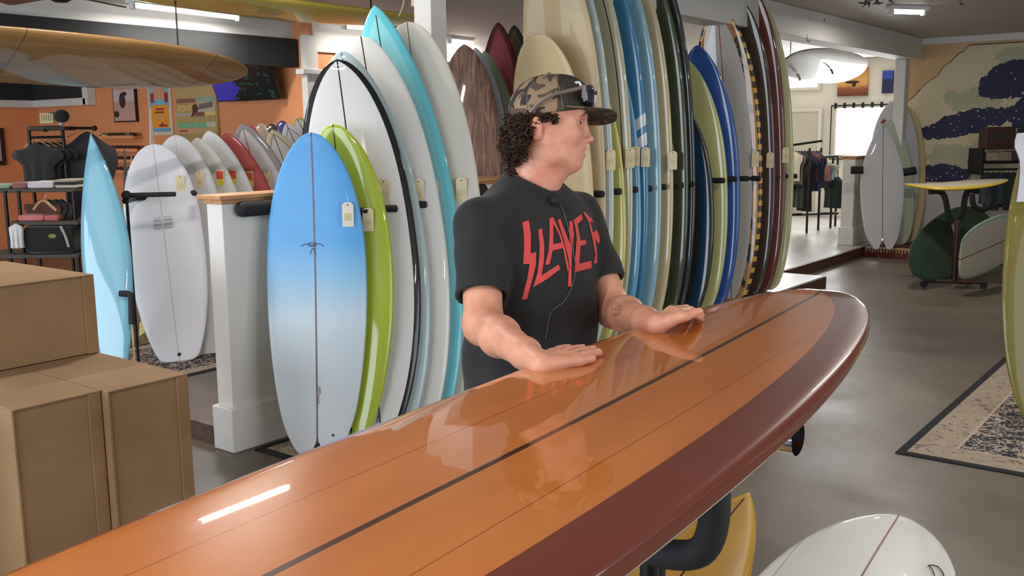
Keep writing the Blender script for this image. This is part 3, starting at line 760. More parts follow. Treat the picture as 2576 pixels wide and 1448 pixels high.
# --- padded rails and pegs that keep the boards apart
rk = thing('display_rack', 'black padded rail with pegs on the white half wall, between the near boards', 'rack', T(3.04, 4.05, 1.26))
MB().tube(smooth_path([(3.075, 4.082, 1.255), (4.0, 4.082, 1.255), (5.0, 4.082, 1.255)], 4), 0.040, 14).ball((3.075, 4.082, 1.255), 0.040, 14, 8).obj('rail', M_blackfoam, rk, smooth=True)
def peg(parent, p0, p1, r=0.021):
    mb = MB(); p0 = np.asarray(p0, float); p1 = np.asarray(p1, float)
    mb.tube([p0, p1 - unit(p1 - p0) * r * 0.5, p1 - unit(p1 - p0) * r * 0.2, p1], [r, r, r * 0.9, r * 0.55], 14)
    return mb.obj('peg', M_blackfoam, parent, smooth=True)
for key, px, py in (('lime', 929, 531), ('blackrail', 1000, 525), ('white5', 1074, 515), ('cream7', 1142, 515)):
    e, nn = on_board(key, px, py, 0.014)
    if e is None: continue
    x = BOARDS[key][2]; x = unit((x[0], x[1], 0.0))
    peg(rk, e + x * ((4.09 - e[1]) / x[1]), e, 0.019)
rk2 = thing('display_rack', 'long row of black pegs holding the longboards on the step', 'rack', T(5.3, 4.06, 1.2))
MB().box((5.2, 4.075, 1.12), (9.2, 4.115, 1.26), 0.008).obj('rail', M_blackfoam, rk2)
for px, py in ((1522, 488), (1565, 482), (1606, 477), (1643, 474), (1679, 470), (1713, 467), (1748, 463), (1826, 454), (1856, 450), (1887, 449), (1916, 449), (1958, 446), (1985, 443), (2008, 443)):
    e = ony(px - 3, py, 3.465)
    peg(rk2, (e[0] + 0.01, 4.085, e[2] - 0.01), e, 0.023)
rk3 = thing('display_rack', 'rack arms behind the white boards before the orange wall', 'rack', T(3.79, 6.5, 0))
pe, ps = onz(443, 488, 1.22), onz(318, 491, 1.22)
MB().tube([(ps[0], ps[1], 0.0), (ps[0], ps[1], 1.25)], 0.011, 10).obj('post', M_darkmetal, rk3, smooth=True)
peg(rk3, ps, pe, 0.017)
MB().ball(tuple(ps), 0.034, 12, 8).obj('pad', M_blackfoam, rk3, smooth=True)
e = onz(489, 486, 1.22); peg(rk3, (e[0] + 0.06, e[1] + 0.10, 1.22), (e[0], e[1], 1.22), 0.02)
MB().tube([(ps[0], ps[1] + 0.02, 1.18), (ps[0] + 0.2, 6.52, 1.18), (6.3, 6.62, 1.18)], 0.022, 10).obj('rail', M_darkmetal, rk3, smooth=True)
ls = thing('board_prop', 'black foam wrapped prop with bent top on a thin wooden stick', 'prop', T(*onz(333, 905, 0)))
D = 6.55
MB().tube(smooth_path([at(301, 738, D), at(322, 739, D), at(330, 745, D), at(331, 760, D), at(332, 815, D)], 4), 0.021, 12).obj('foam_sleeve', M_blackfoam, ls, smooth=True)
b = at(332, 815, D)
MB().tube([b, (b[0], b[1], 0.0)], 0.006, 8).obj('stick', mat_wood('stick_wood', (190, 160, 100), (214, 188, 130)), ls, smooth=True)
# ================================================================== the orange longboard and its stand
MB_T, MB_N = np.array([-0.35, 0.7358, 1.126]), np.array([2.576, 0.9196, 1.187])
main_me = board_mesh('surfboard', np.linalg.norm(MB_N - MB_T), 0.57, 0.072, nose=(2.27, 0.41), tail=(2.2, 0.6, 0.35), um=0.5085, rn=0.054, rt=0.0, nu=90, na=96, dome=8.0, side=6.0, belly=1.6)
def amber(n, col, lat, edge, deck, ln):
    f = n.noise(n.scale(n.obj(), (5, 5, 1.5)), 1.0, 4, 0.6, 0.4)
    c = n.ramp(f, [(0.3, lin(178, 100, 42)), (0.7, lin(196, 118, 54))])
    nr = n.math('MULTIPLY', n.math('LESS_THAN', edge, 0.085), n.math('LESS_THAN', lat, 0.0))
    return n.mix(nr, c, lin(106, 44, 30))
mainb = place_board('main', 'glossy orange longboard with dark red rail band laid flat before the man', main_me,
    bmat('b_main', (208, 120, 52), extra=amber, stringer=(62, 34, 20), sw=0.0055, lines=((0.128, 0.0022, (146, 72, 30)),), rail=(106, 44, 30), band=0.016, bottom=(84, 40, 28), rough=0.28, coat=1.0, crough=0.015, var=0.0), MB_T, MB_N, normal=(0, 0, 1))
st = thing('board_stand', 'padded metal stand carrying the orange longboard', 'stand', T(1.6, 0.8, 0))
sx = 1.37
U = smooth_path([(sx, 0.90, 1.08), (sx, 0.895, 1.00), (sx, 0.865, 0.945), (sx, 0.80, 0.925), (sx, 0.735, 0.925), (sx, 0.675, 0.945), (sx, 0.652, 1.00), (sx, 0.652, 1.095)], 5)
MB().tube(U, 0.025, 16).obj('foam_cradle', M_blackfoam, st, smooth=True)
MB().tube([(sx, 0.768, 0.92), (sx, 0.768, 0.06)], 0.016, 12).obj('stem', M_darkmetal, st, smooth=True)
te = onz(2008, 1103, 1.095)
tube = MB(); pts = [(te[0], 1.2, 1.095), (te[0], te[1] + 0.03, 1.095), (te[0], te[1] + 0.03, 1.095), (te[0], te[1], 1.095)]
tube.tube(pts, [0.026, 0.026, 0.030, 0.030], 20, cap=False); tube.tube([(te[0], te[1], 1.095), (te[0], te[1] + 0.05, 1.095)], 0.025, 20, cap=False)
tube.obj('chrome_tube', M_chrome, st, smooth=True)
MB().tube([(te[0], te[1] + 0.04, 1.095), (te[0], te[1] + 0.045, 1.095)], 0.025, 20).obj('tube_shade_disc', plain('tube_inner_shade', (40, 38, 36), 0.6), st)  # dark disc painted in as the shade inside the open tube end
MB().tube([(te[0], 0.87, 1.10), (te[0], 0.87, 0.06)], 0.018, 12).obj('stem', M_darkmetal, st, smooth=True)
MB().box((te[0] - 0.05, 0.72, 1.118), (te[0] + 0.05, 1.02, 1.131), 0.004).obj('pad', M_blackfoam, st)
for x, y in ((sx, 0.768), (te[0], 0.87)):
    MB().tube([(x, y - 0.22, 0.035), (x, y + 0.22, 0.035)], 0.018, 10).obj('foot_bar', M_darkmetal, st, smooth=True)
    for s in (-0.2, 0.2):
        MB().tube([(x - 0.012, y + s, 0.018), (x + 0.012, y + s, 0.018)], 0.018, 12).obj('caster', M_blackfoam, st, smooth=True)
MB().tube([(sx, 0.768, 0.06), (te[0], 0.87, 0.06)], 0.016, 10).obj('base_bar', M_darkmetal, st, smooth=True)
# boards lying low beside it, each on small trestles
def trestle(parent_label, x, y, z, w=0.3):
    t = thing('low_trestle', parent_label, 'stand', T(x, y, 0))
    MB().tube([(x, y - w / 2, z), (x, y + w / 2, z)], 0.014, 10).obj('crossbar', M_darkmetal, t, smooth=True)
    for s in (-1, 1):
        MB().tube([(x, y + s * w * 0.42, z), (x, y + s * w * 0.5, 0.0)], 0.012, 8).obj('leg', M_darkmetal, t, smooth=True)
P0, P1 = np.array([0.95, 1.02, 0.33]), onz(1884, 1240, 0.36)
place_board('low_yellow', 'mustard yellow pointed board lying low under the orange longboard', board_mesh('surfboard', np.linalg.norm(P1 - P0), 0.46, 0.06, rn=0.03, rt=0.02, nose=(1.7, 0.8), um=0.45),
    bmat('b_lowy', (190, 140, 40), rail=(206, 158, 54), band=0.03, stringer=(30, 24, 18), sw=0.003), P0, P1, normal=(0, -0.1, 1))
trestle('short metal trestle under the mustard yellow board', 1.75, 1.18, 0.27)
P0, P1 = np.array([1.52, 0.66, 0.42]), onz(2262, 1298, 0.47)
place_board('low_white', 'white board with brown stringer lying low in the right corner', board_mesh('surfboard', np.linalg.norm(P1 - P0), 0.50, 0.075, rn=0.02, rt=0.01, nose=(2.2, 0.55), um=0.5),
    bmat('b_loww', (226, 226, 218), stringer=(140, 96, 66), sw=0.003, lines=((0.2, 0.002, (150, 120, 100)),), coat=0.5, rough=0.35), P0, P1, normal=(-0.05, -0.04, 1))
trestle('short metal trestle under the low white board', 2.2, 0.74, 0.365)
lo = BOARDS['low_white'][0]
pts = []
for q in ([(2334, 1426), (2346, 1424), (2358, 1428), (2369, 1440), (2374, 1452)], [(2336, 1424), (2345, 1436), (2350, 1450)]):
    pp = [on_board('low_white', a, b, 0.004)[0] for a, b in q]; pp = [p for p in pp if p is not None]
    if len(pp) > 1: MB().tube(smooth_path(pp), 0.0016, 6).obj('leash_string', plain('string_dark', (30, 26, 30), 0.6), lo, smooth=True)

# ================================================================== cartons
def mat_card(name, c0, c1):
    n = N(name); v = n.obj()
    f = n.noise(n.scale(v, (3, 3, 3)), 1, 4); g = n.noise(n.scale(v, (2, 2, 150)), 1, 2)
    n.set(color=n.mix(n.math('MULTIPLY', g, 0.10), n.ramp(f, [(0.3, lin(*c0)), (0.7, lin(*c1))]), lin(110, 80, 50)), rough=0.8)
    n.bump(g, 0.06, 0.002); return n.mat
M_card = mat_card('cardboard', (140, 110, 77), (158, 126, 90)); M_card2 = mat_card('cardboard_edge', (136, 102, 68), (160, 124, 88))
def carton(label, x0, x1, y0, y1, z0, z1, group='brown cartons piled at the left'):
    t = thing('carton', label, 'box', T((x0 + x1) / 2, (y0 + y1) / 2, z0), group)
    g = 0.0015
    MB().box((x0 + 0.004, y0 + 0.012, z0 + g), (x1 - 0.004, y1 - g, z1 - 0.006), 0.003).obj('carton_body', M_card, t)
    MB().box((x0, y0, z1 - 0.006), (x1, y1 - g, z1), 0.0025).obj('lid_panel', M_card, t)
    MB().box((x1 - 0.05, y0 + 0.002, z0 + g), (x1, y0 + 0.012, z1 - 0.006), 0.002).obj('side_flap', M_card2, t)
    MB().box((x0, y0 + 0.002, z0 + g), (x0 + 0.008, y0 + 0.012, z1 - 0.006), 0.001).obj('side_flap', M_card2, t)
    MB().box((x1 - 0.004, y0 + 0.012, z0 + g), (x1, y1 - g, z1 - 0.006), 0.001).obj('end_panel', M_card, t)
    MB().box((x0 - 0.0, y0 + 0.012, z0 + g), (x0 + 0.004, y1 - g, z1 - 0.006), 0.001).obj('end_panel', M_card, t)
    return t
zt = 0.70
c0, c1, c2, c3 = onz(33, 1033, zt), onz(270, 985, zt), onz(470, 938, zt), onz(262, 885, zt)
carton('lower carton nearest the white half wall, right of the pair', c1[0] + 0.002, c2[0], c1[1], c3[1] + 0.35, 0.0, zt)
carton('lower carton with a long pale left side, left of the pair', c0[0], c1[0] - 0.002, c0[1] + 0.01, c3[1] + 0.33, 0.0, zt)
u0 = ony(252, 687, c3[1]); 
carton('upper carton resting on the two lower ones', c2[0] - 0.62, c2[0] - 0.003, c3[1] - 0.0, c3[1] + 0.8, zt + 0.002, u0[2])
carton('lower back carton holding up the upper carton', c0[0] - 0.42, c0[0] - 0.006, c0[1] + 0.25, c3[1] + 0.55, 0.0, zt)

# ================================================================== rugs
def mat_rug(name, x0, x1, y0, y1, bord=0.05, frame_w=0.24):
    n = N(name); x, y, z = n.sep(n.obj())
    d = n.math('MINIMUM', n.math('MINIMUM', n.math('SUBTRACT', x, x0), n.math('SUBTRACT', x1, x)), n.math('MINIMUM', n.math('SUBTRACT', y, y0), n.math('SUBTRACT', y1, y)))
    f = n.noise(n.obj(), 26, 4, 0.6, 1.5); g = n.noise(n.obj(), 15, 5, 0.6, 2.0)
    inner = n.ramp(f, [(0.0, lin(34, 34, 42)), (0.49, lin(38, 38, 48)), (0.51, lin(168, 150, 136)), (0.62, lin(186, 168, 150))], 'CONSTANT')
    mid = n.ramp(g, [(0.0, lin(112, 92, 80)), (0.40, lin(160, 144, 126)), (0.58, lin(170, 154, 134)), (0.68, lin(150, 120, 100))], 'CONSTANT')
    col = n.mix(n.math('LESS_THAN', d, frame_w), inner, mid)
    col = n.mix(n.math('COMPARE', d, frame_w, 0.008), col, lin(176, 160, 140))
    col = n.mix(n.math('LESS_THAN', d, bord), col, lin(26, 26, 30))
    n.set(color=col, rough=0.95); n.bump(n.noise(n.obj(), 300, 2), 0.3, 0.003); return n.mat
def rug(label, x0, x1, y0, y1, fw=0.24, z=0.0):
    o = MB().box((x0, y0, z + 0.0005), (x1, y1, z + 0.008), 0.002).obj('rug', mat_rug('rug_weave_%d' % int(x0 * 100), x0, x1, y0, y1, 0.045, fw))
    return tag(o, label, 'rug')
rug('black and cream patterned rug in the aisle at right', 4.93, 7.6, -0.9, 1.36)
rug('patterned rug under the near board rack', 3.05, 4.75, 3.45, 4.06, 0.12)
rug('patterned rug under the white boards on the left', 3.62, 6.6, 5.72, 6.9, 0.14)

# ================================================================== yellow green board and shirt at the right edge
stand('edge_board', 'olive yellow board standing on the rug at the right edge', (2672, 240), (2632, 1072), 0.50, bmat('b_edge', (118, 106, 34), coat=0.45), 214, 0.05, 0.075, None, z0=0.012, nose=(2.2, 0.6), tail=(2.2, 0.6, 0.3), um=0.45, rn=0.06)
M_cloth = {}
def cloth(name, rgb):
    if name not in M_cloth:
        n = N('cloth_' + name); v = n.obj(); c = lin(*rgb); f = n.noise(v, 9, 4)
        n.set(color=n.ramp(f, [(0.3, tuple(k * 0.8 for k in c[:3]) + (1,)), (0.7, c)]), rough=0.9, sheen=0.2); n.bump(n.noise(v, 250, 2), 0.15, 0.002); M_cloth[name] = n.mat
    return M_cloth[name]
def garment_mesh(w=0.46, h=0.66, d=0.07, sleeve=0.12, seed=0, pants=False):
    """hanging garment in its own frame: x width, y thickness, z down from 0"""
    rs = random.Random(seed); mb = MB(); nz, nx = 12, 14
    for s in (-1, 1):
        G = []
        for i in range(nz + 1):
            v = i / nz; z = -v * h; row = []
            sh = min(1.0, 0.30 + v * 4.5) if not pants else 1.0
            ww = w / 2 * (sh if v < 0.16 else 1.0 + 0.03 * math.sin(v * 7))
            if not pants and v < 0.42: ww += sleeve * min(1, v * 4) * (1 if v < 0.40 else 0.4)
            for j in range(nx + 1):
                q = j / nx * 2 - 1
                y = s * d / 2 * math.sqrt(max(0.0, 1 - abs(q) ** 3)) * (0.6 + 0.4 * v) + 0.010 * math.sin(q * 9 + seed + s) * v
                row.append((q * ww, y, z - (0.03 * abs(q) if v < 0.1 else 0)))
            G.append(row)
        mb.grid(G)
    bottom = None
    return mb
_gm = {}
def garment(name, label, cat, p, axis, mat, w=0.46, h=0.66, d=0.07, sleeve=0.10, seed=0, group=None, hanger=True, pants=False):
    """top centre at p, axis = thickness direction"""
    ax = unit((axis[0], axis[1], 0)); x = np.cross(ax, (0, 0, 1))
    M = frame(p, x, ax, (0, 0, 1))
    t = thing(name, label, cat, M, group)
    garment_mesh(w, h, d, sleeve, seed, pants).obj('fabric', mat, t, M, True)
    if hanger:
        MB().tube(smooth_path([(-w * 0.42, 0, -0.05), (-w * 0.15, 0, 0.0), (0, 0, 0.02), (w * 0.15, 0, 0.0), (w * 0.42, 0, -0.05)], 3), 0.006, 6).tube(smooth_path([(0, 0, 0.02), (0.0, 0, 0.06), (0.02, 0, 0.085), (0.0, 0, 0.10), (-0.015, 0, 0.085)], 3), 0.0025, 5).obj('hanger', M_oak, t, M, True)
    return t
garment('white_shirt', 'white shirt hanging at the right edge of the picture', 'shirt', at(2655, 300, 5.05), (0.6, 0.8), cloth('white', (226, 224, 226)), 0.42, 0.42, 0.06, 0.03, 3, hanger=True)

# ================================================================== the wheeled rack with three boards by the mural
rr = thing('board_trolley', 'dark wheeled trolley holding three boards before the mural', 'rack', T(11.1, 2.6, 0))
D1 = 10.25
M_trol = plain('trolley_metal', (74, 48, 42), 0.4, 0.5)
b0, b1, b2, b3 = onz(2325, 706, 0.07), onz(2475, 709, 0.07), onz(2385, 668, 0.07), onz(2545, 664, 0.07)
for a, b in ((b0, b1), (b2, b3)): MB().tube([a, b], 0.022, 10).obj('base_bar', M_trol, rr, smooth=True)
m0, m1 = (b0 + b1) / 2, (b2 + b3) / 2
MB().tube([m0, m1], 0.022, 10).obj('base_spine', M_trol, rr, smooth=True)
for b in (b0, b1, b2, b3):
    MB().tube([(b[0] - 0.015, b[1], 0.035), (b[0] + 0.015, b[1], 0.035)], 0.035, 14).obj('caster', M_blackfoam, rr, smooth=True)
pt = np.array([m0[0], m0[1], 0.0])
def up(z): return np.array([m0[0], m0[1], z])
MB().tube([up(0.07), up(0.70)], 0.03, 12).obj('post', M_trol, rr, smooth=True)
def arm(pxs, D): return MB().tube(smooth_path([at(px, py, D) for px, py in pxs], 5), 0.03, 12)
arm([(2337, 482), (2362, 481), (2376, 494), (2386, 540), (2397, 562)], D1).obj('arm', M_blackfoam, rr, smooth=True)
arm([(2462, 481), (2438, 480), (2428, 496), (2420, 540), (2404, 562)], D1).obj('arm', M_blackfoam, rr, smooth=True)
arm([(2445, 488), (2448, 512), (2458, 524), (2478, 526), (2490, 512), (2492, 488)], D1 + 0.5).obj('cradle', M_blackfoam, rr, smooth=True)
MB().tube([up(0.55), at(2400, 562, D1)], 0.03, 12).obj('post_head', M_trol, rr, smooth=True)
a, b = at(2277, 463, D1 + 0.1), at(2536, 452, D1 - 0.15)
place_board('trolley_top', 'white topped yellow board lying flat on the trolley', board_mesh('surfboard', np.linalg.norm(b - a), 0.50, 0.06, rn=0.03, rt=0.05, nose=(2.3, 0.55), um=0.6, tail=(1.8, 0.9, 0.12)),
    bmat('b_ttop', (206, 196, 172), rail=(204, 172, 60), band=0.045, bottom=(196, 160, 52), coat=0.4), a, b, normal=(-0.07, -0.05, 1))
a, b = at(2298, 686, D1 - 0.35), at(2484, 540, D1 + 0.9)
place_board('trolley_green', 'dark green board tilted on the trolley side', board_mesh('surfboard', np.linalg.norm(b - a), 0.64, 0.07, rn=0.04, rt=0.04, tail=(2.0, 0.6, 0.12), nose=(2.4, 0.5)),
    bmat('b_tgreen', (16, 50, 36), bottom=(18, 30, 26), coat=0.15, rough=0.55), a, b, normal=(-0.85, -0.45, 0.30))
a, b = at(2414, 652, D1 - 0.75), at(2556, 590, D1 - 0.1)
place_board('trolley_white', 'cream board with mint rail on the lower arm of the trolley', board_mesh('surfboard', np.linalg.norm(b - a), 0.58, 0.07, rn=0.02, rt=0.02, tail=(2.2, 0.5, 0.5), nose=(2.8, 0.4)),
    bmat('b_twhite', (200, 192, 172), rail=(150, 176, 156), band=0.03, stringer=(140, 84, 64), sw=0.006, coat=0.3), a, b, normal=(-0.80, -0.55, -0.15))

# ================================================================== boards in the far corner, on a red rug with fringe
GC = 'boards leaning in the corner beside the mural'
CT = dict(z0=0.13)
stand('c1', 'white swallow tail board standing on the red fringed rug', (2222, 309), (2220, 628), 0.53, bmat('b_c1', (204, 202, 206), stringer=(90, 86, 86), sw=0.004, coat=0.2, rough=0.5), 205, 0.15, 0.06, GC, z0=0.135, nose=(1.9, 0.85), um=0.5, tail=(1.8, 0.8, 0.55), swallow=0.16, rn=0.05)
stand('c2', 'mint green board behind the white swallow tail', (2236, 300), None, 0.52, bmat('b_c2', (186, 200, 176), coat=0.3, rough=0.4), 203, 0.15, 0.06, GC, tail_w=(13.12, 3.72, 0.125), **PT)
stand('c3', 'tall white board with wide shoulders in the corner by the mural', (2252, 253), None, 0.62, bmat('b_c3', (202, 200, 204), coat=0.2, rough=0.5), 203, 0.06, 0.06, GC, tail_w=(13.26, 3.80, 0.125), **RD)
stand('c4', 'butter cream board closest to the mural', (2272, 262), None, 0.56, bmat('b_c4', (204, 184, 128), rail=(206, 190, 140), coat=0.3, rough=0.4), 201, 0.05, 0.06, GC, tail_w=(13.40, 3.72, 0.125), **RD)
dm = plain('red_decal', (150, 46, 32), 0.5)
p, nn = on_board('c3', 2224, 308, 0.003)
if p is not None:
    x = unit(np.cross((0, 0, 1), nn)); z = np.cross(nn, x)
    MB().prism([(0, -0.05), (0.045, 0), (0, 0.05), (-0.045, 0)], -0.002, 0.002, 1).obj('diamond_emblem', dm, BOARDS['c3'][0], frame(p, x, -nn, z))
for a, b in (((2140, 428), (2172, 427)), ((2270, 434), (2305, 428))):
    pa, pb = at(a[0], a[1], 12.3), at(b[0], b[1], 12.25)
    h = tag(MB().tube([pa, pb], 0.05, 12).obj('rack_bar', M_blackfoam, smooth=True), 'black padded bar beside the corner boards, %s' % ('left of the swallow tail' if a[0] < 2200 else 'in front of the mural'), 'rack')
ru = thing('fringed_rug', 'small red rug with cream fringe draped over the corner step', 'rug', T(12.72, 3.7, 0.12))
MB().box((12.69, 3.42, 0.119), (13.5, 4.02, 0.128), 0.002).obj('rug_top', mred, ru)
MB().box((12.685, 3.42, 0.002), (12.694, 4.02, 0.128), 0.002).obj('rug_front', mred, ru)
M_fr = cloth('fringe', (196, 172, 130))
MB().box((12.676, 3.44, 0.112), (12.70, 4.0, 0.134), 0.003).obj('fringe_band', M_fr, ru)
for k in range(15):
    yy = 3.46 + k * 0.037; hh = 0.035 + 0.03 * ((k * 7) % 5) / 5
    MB().box((12.676, yy, 0.115 - hh), (12.683, yy + 0.016, 0.115), 0.002).obj('fringe_tassel', M_fr, ru)

# ================================================================== wall decor on the orange wall
WX = 6.985
def wp(px, py, x=WX): return onx(px, py, x)
def wall_rect(px0, py0, px1, py1, x=WX):
    a, b = wp(px0, py0, x), wp(px1, py1, x); return min(a[1], b[1]), max(a[1], b[1]), min(a[2], b[2]), max(a[2], b[2])
def panel(name, rect, x0, x1, mat, parent=None):
    y0, y1, z0, z1 = rect; return MB().box((x0, y0, z0), (x1, y1, z1)).obj(name, mat, parent)
def sub(rect, a0, b0, a1, b1):
    """fractions from the left (in the photo) and from the top"""
    y0, y1, z0, z1 = rect; w, h = y1 - y0, z1 - z0
    return (y1 - a1 * w, y1 - a0 * w, z1 - b1 * h, z1 - b0 * h)
# framed black and white photograph
R = wall_rect(284, 205, 348, 306)
fp = thing('framed_photograph', 'framed sepia photograph of a dark figure on sand', 'picture', T(WX, (R[0] + R[1]) / 2, R[2]))
panel('picture_frame', R, WX - 0.02, WX + 0.012, plain('frame_black', (36, 28, 26), 0.5), fp)
panel('print', sub(R, 0.04, 0.03, 0.96, 0.97), WX - 0.023, WX - 0.019, plain('sand_print', (196, 158, 142), 0.6), fp)
panel('print_surf', sub(R, 0.04, 0.22, 0.96, 0.50), WX - 0.025, WX - 0.022, plain('surf_print', (204, 188, 186), 0.6), fp)
yc = (R[0] + R[1]) / 2; zc = R[2] + 0.22
mb = MB(); mb.ball((WX - 0.026, yc + 0.03, zc + 0.05), 0.09, 12, 8, (0.04, 0.8, 1.1)); mb.ball((WX - 0.026, yc - 0.02, zc + 0.13), 0.05, 12, 8, (0.04, 1.3, 0.5)); mb.ball((WX - 0.026, yc + 0.18, zc - 0.12), 0.06, 12, 8, (0.04, 1, 0.7))
mb.obj('print_figure', plain('figure_print', (60, 44, 44), 0.6), fp, smooth=True)
# orange and blue poster
R = wall_rect(370, 205, 437, 340)
po = thing('poster', 'cream poster with blue band and orange panel', 'poster', T(WX, (R[0] + R[1]) / 2, R[2]))
panel('sheet', R, WX - 0.006, WX + 0.012, plain('poster_cream', (216, 196, 166), 0.7), po)
panel('blue_field', sub(R, 0.08, 0.02, 0.90, 0.48), WX - 0.009, WX - 0.005, plain('poster_blue', (118, 184, 208), 0.7), po)
panel('orange_field', sub(R, 0.14, 0.44, 0.86, 0.86), WX - 0.012, WX - 0.008, plain('poster_orange', (236, 154, 44), 0.7), po)
panel('blue_strip', sub(R, 0.12, 0.87, 0.90, 0.93), WX - 0.012, WX - 0.008, plain('poster_blue2', (96, 160, 208), 0.7), po)
mpr = plain('poster_red', (150, 58, 58), 0.7)
for k, (a, b, c, d) in enumerate(((0.34, 0.50, 0.70, 0.535), (0.30, 0.56, 0.70, 0.595), (0.54, 0.77, 0.64, 0.80), (0.44, 0.80, 0.80, 0.84))):
    panel('print_line', sub(R, a, b, c, d), WX - 0.014, WX - 0.011, mpr, po)
for k in range(3): panel('print_line', sub(R, 0.28, 0.635 + k * 0.03, 0.72, 0.65 + k * 0.03), WX - 0.014, WX - 0.011, plain('poster_grey', (190, 160, 120), 0.7), po)
panel('print_heart', sub(R, 0.25, 0.03, 0.75, 0.34), WX - 0.012, WX - 0.008, plain('poster_pink', (214, 150, 122), 0.7), po)
for a in (0.14, 0.74): panel('print_mark', sub(R, a, 0.22, a + 0.14, 0.40), WX - 0.014, WX - 0.009, mpr, po)
# striped sign with lettering
R = wall_rect(440, 205, 553, 352)
sg = thing('striped_sign', 'weathered striped sign with pale lettering beside the screen', 'sign', T(WX, (R[0] + R[1]) / 2, R[2]))
panel('board_back', R, WX - 0.02, WX + 0.012, plain('sign_tan', (188, 160, 104), 0.7), sg)
for i, (a0, b0, a1, b1, c) in enumerate(((0.05, 0.30, 0.52, 0.37, (146, 92, 84)), (0.52, 0.29, 0.97, 0.35, (138, 172, 150)), (0.05, 0.38, 0.52, 0.53, (190, 152, 88)), (0.56, 0.36, 0.97, 0.53, (190, 180, 152)), (0.05, 0.54, 0.45, 0.59, (170, 168, 152)),
        (0.47, 0.53, 0.72, 0.60, (140, 80, 78)), (0.72, 0.53, 0.97, 0.59, (216, 196, 120)), (0.05, 0.60, 0.97, 0.70, (176, 154, 100)), (0.05, 0.71, 0.75, 0.79, (110, 178, 136)), (0.75, 0.70, 0.97, 0.78, (196, 192, 168)), (0.05, 0.80, 0.97, 0.88, (198, 160, 120)), (0.05, 0.89, 0.97, 0.98, (170, 150, 96)))):
    panel('plank', sub(R, a0, b0, a1, b1), WX - 0.025, WX - 0.019, plain('sign_c%d' % i, c, 0.7), sg)
def text_on_wall(body, name, rect, x, mat, parent, shear=0.0, bold=0.0):
    """lettering fitted into a rectangle of the wall, read by someone facing +x"""
    y0, y1, z0, z1 = rect
    cu = bpy.data.curves.new(name, 'FONT'); cu.body = body; cu.size = 1.0; cu.shear = shear; cu.extrude = 0.002; cu.offset = bold
    cu.align_x = 'LEFT'
    o = link(name, cu, mat, frame((x, y1, z0), (0, -1, 0), (0, 0, 1), (-1, 0, 0)), parent)
    bpy.context.view_layer.update()
    w, h = max(o.dimensions.x, 1e-3), max(o.dimensions.y, 1e-3)
    me = bpy.data.meshes.new_from_object(o.evaluated_get(bpy.context.evaluated_depsgraph_get()))
    mb_ = o.matrix_basis @ Matrix.Diagonal(((y1 - y0) / w, (z1 - z0) / h, 1, 1))
    bpy.data.objects.remove(o)
    o = link(name, me, mat, None, parent); o.matrix_basis = mb_
    return o
text_on_wall('PONT', 'lettering', sub(R, 0.09, 0.41, 0.42, 0.51), WX - 0.027, plain('letter_cream', (222, 200, 140), 0.7), sg, 0, 0.02)
mb = MB()   # slanted, unreadable brush strokes on the grey plank, pale ones on the green plank
for k in range(9):
    q = sub(R, 0.59 + 0.038 * k, 0.395 - 0.004 * k, 0.615 + 0.038 * k, 0.49 - 0.004 * k); h_ = q[3] - q[2]; w_ = q[1] - q[0]
    for t_, u_ in ((0.0, 1.0), (0.4, 0.5)) if k % 3 else ((0.0, 0.8), (0.3, 1.0)):
        mb.tube([(WX - 0.027, q[1] - w_ * t_, q[2] + h_ * t_ * 0.5), (WX - 0.027, q[0] - w_ * 0.2, q[2] + h_ * u_)], 0.008, 5)
mb.obj('brush_lettering', plain('letter_grey', (112, 108, 98), 0.7), sg)
mb = MB()
for k in range(7):
    q = sub(R, 0.14 + 0.08 * k, 0.73, 0.19 + 0.08 * k, 0.77); mb.tube([(WX - 0.027, q[1], q[2]), (WX - 0.027, (q[0] + q[1]) / 2, q[3]), (WX - 0.027, q[0], q[2])], 0.006, 5)
mb.obj('brush_lettering', plain('letter_pale', (176, 206, 170), 0.7), sg)
mb = MB(); q = sub(R, 0.40, 0.40, 0.56, 0.60); cy = (q[0] + q[1]) / 2
mb.ball((WX - 0.028, cy - 0.02, q[3] - 0.05), 0.05, 10, 8, (0.05, 1.2, 1.0)); mb.tube([(WX - 0.028, cy, q[3] - 0.08), (WX - 0.028, cy + 0.05, q[2])], 0.012, 6)
mb.obj('painted_figure', plain('figure_brown', (84, 56, 42), 0.7), sg, smooth=True)
panel('red_oval', sub(R, 0.09, 0.825, 0.28, 0.855), WX - 0.028, WX - 0.024, plain('oval_red', (176, 64, 50), 0.7), sg)
# television
a, c, d = onx(545, 165, 6.72), onx(548, 257, 6.86), onx(704, 250, 6.86)
tv = thing('television', 'dark flat television with blue and black picture under the valance', 'television', T(*((c + d) / 2)))
ex = unit(d - c); ez = unit((a - c) - ex * ((a - c) @ ex)); ey = np.cross(ez, ex)
Wt, Ht = np.linalg.norm(d - c), np.linalg.norm(a - c)
Mt = frame(c, ex, ey, ez)
MB().box((0, 0.0, 0), (Wt, 0.06, Ht), 0.008).obj('casing', plain('tv_black', (16, 16, 18), 0.3), tv, Mt)
n = N('tv_picture'); v = n.gen(); x, y, z = n.sep(v)
wv = n.math('MULTIPLY_ADD', n.noise(v, 5, 4), 0.45, x)
colr = n.mix(n.math('GREATER_THAN', wv, 0.62), lin(38, 40, 130), n.mix(n.math('GREATER_THAN', n.noise(v, 9, 4), 0.58), lin(14, 20, 22), lin(24, 50, 40)))
n.set(color=colr, emit=colr, estr=0.8, rough=0.15)
MB().box((0.015, -0.003, 0.015), (Wt - 0.02, 0.001, Ht - 0.015)).obj('screen', n.mat, tv, Mt)
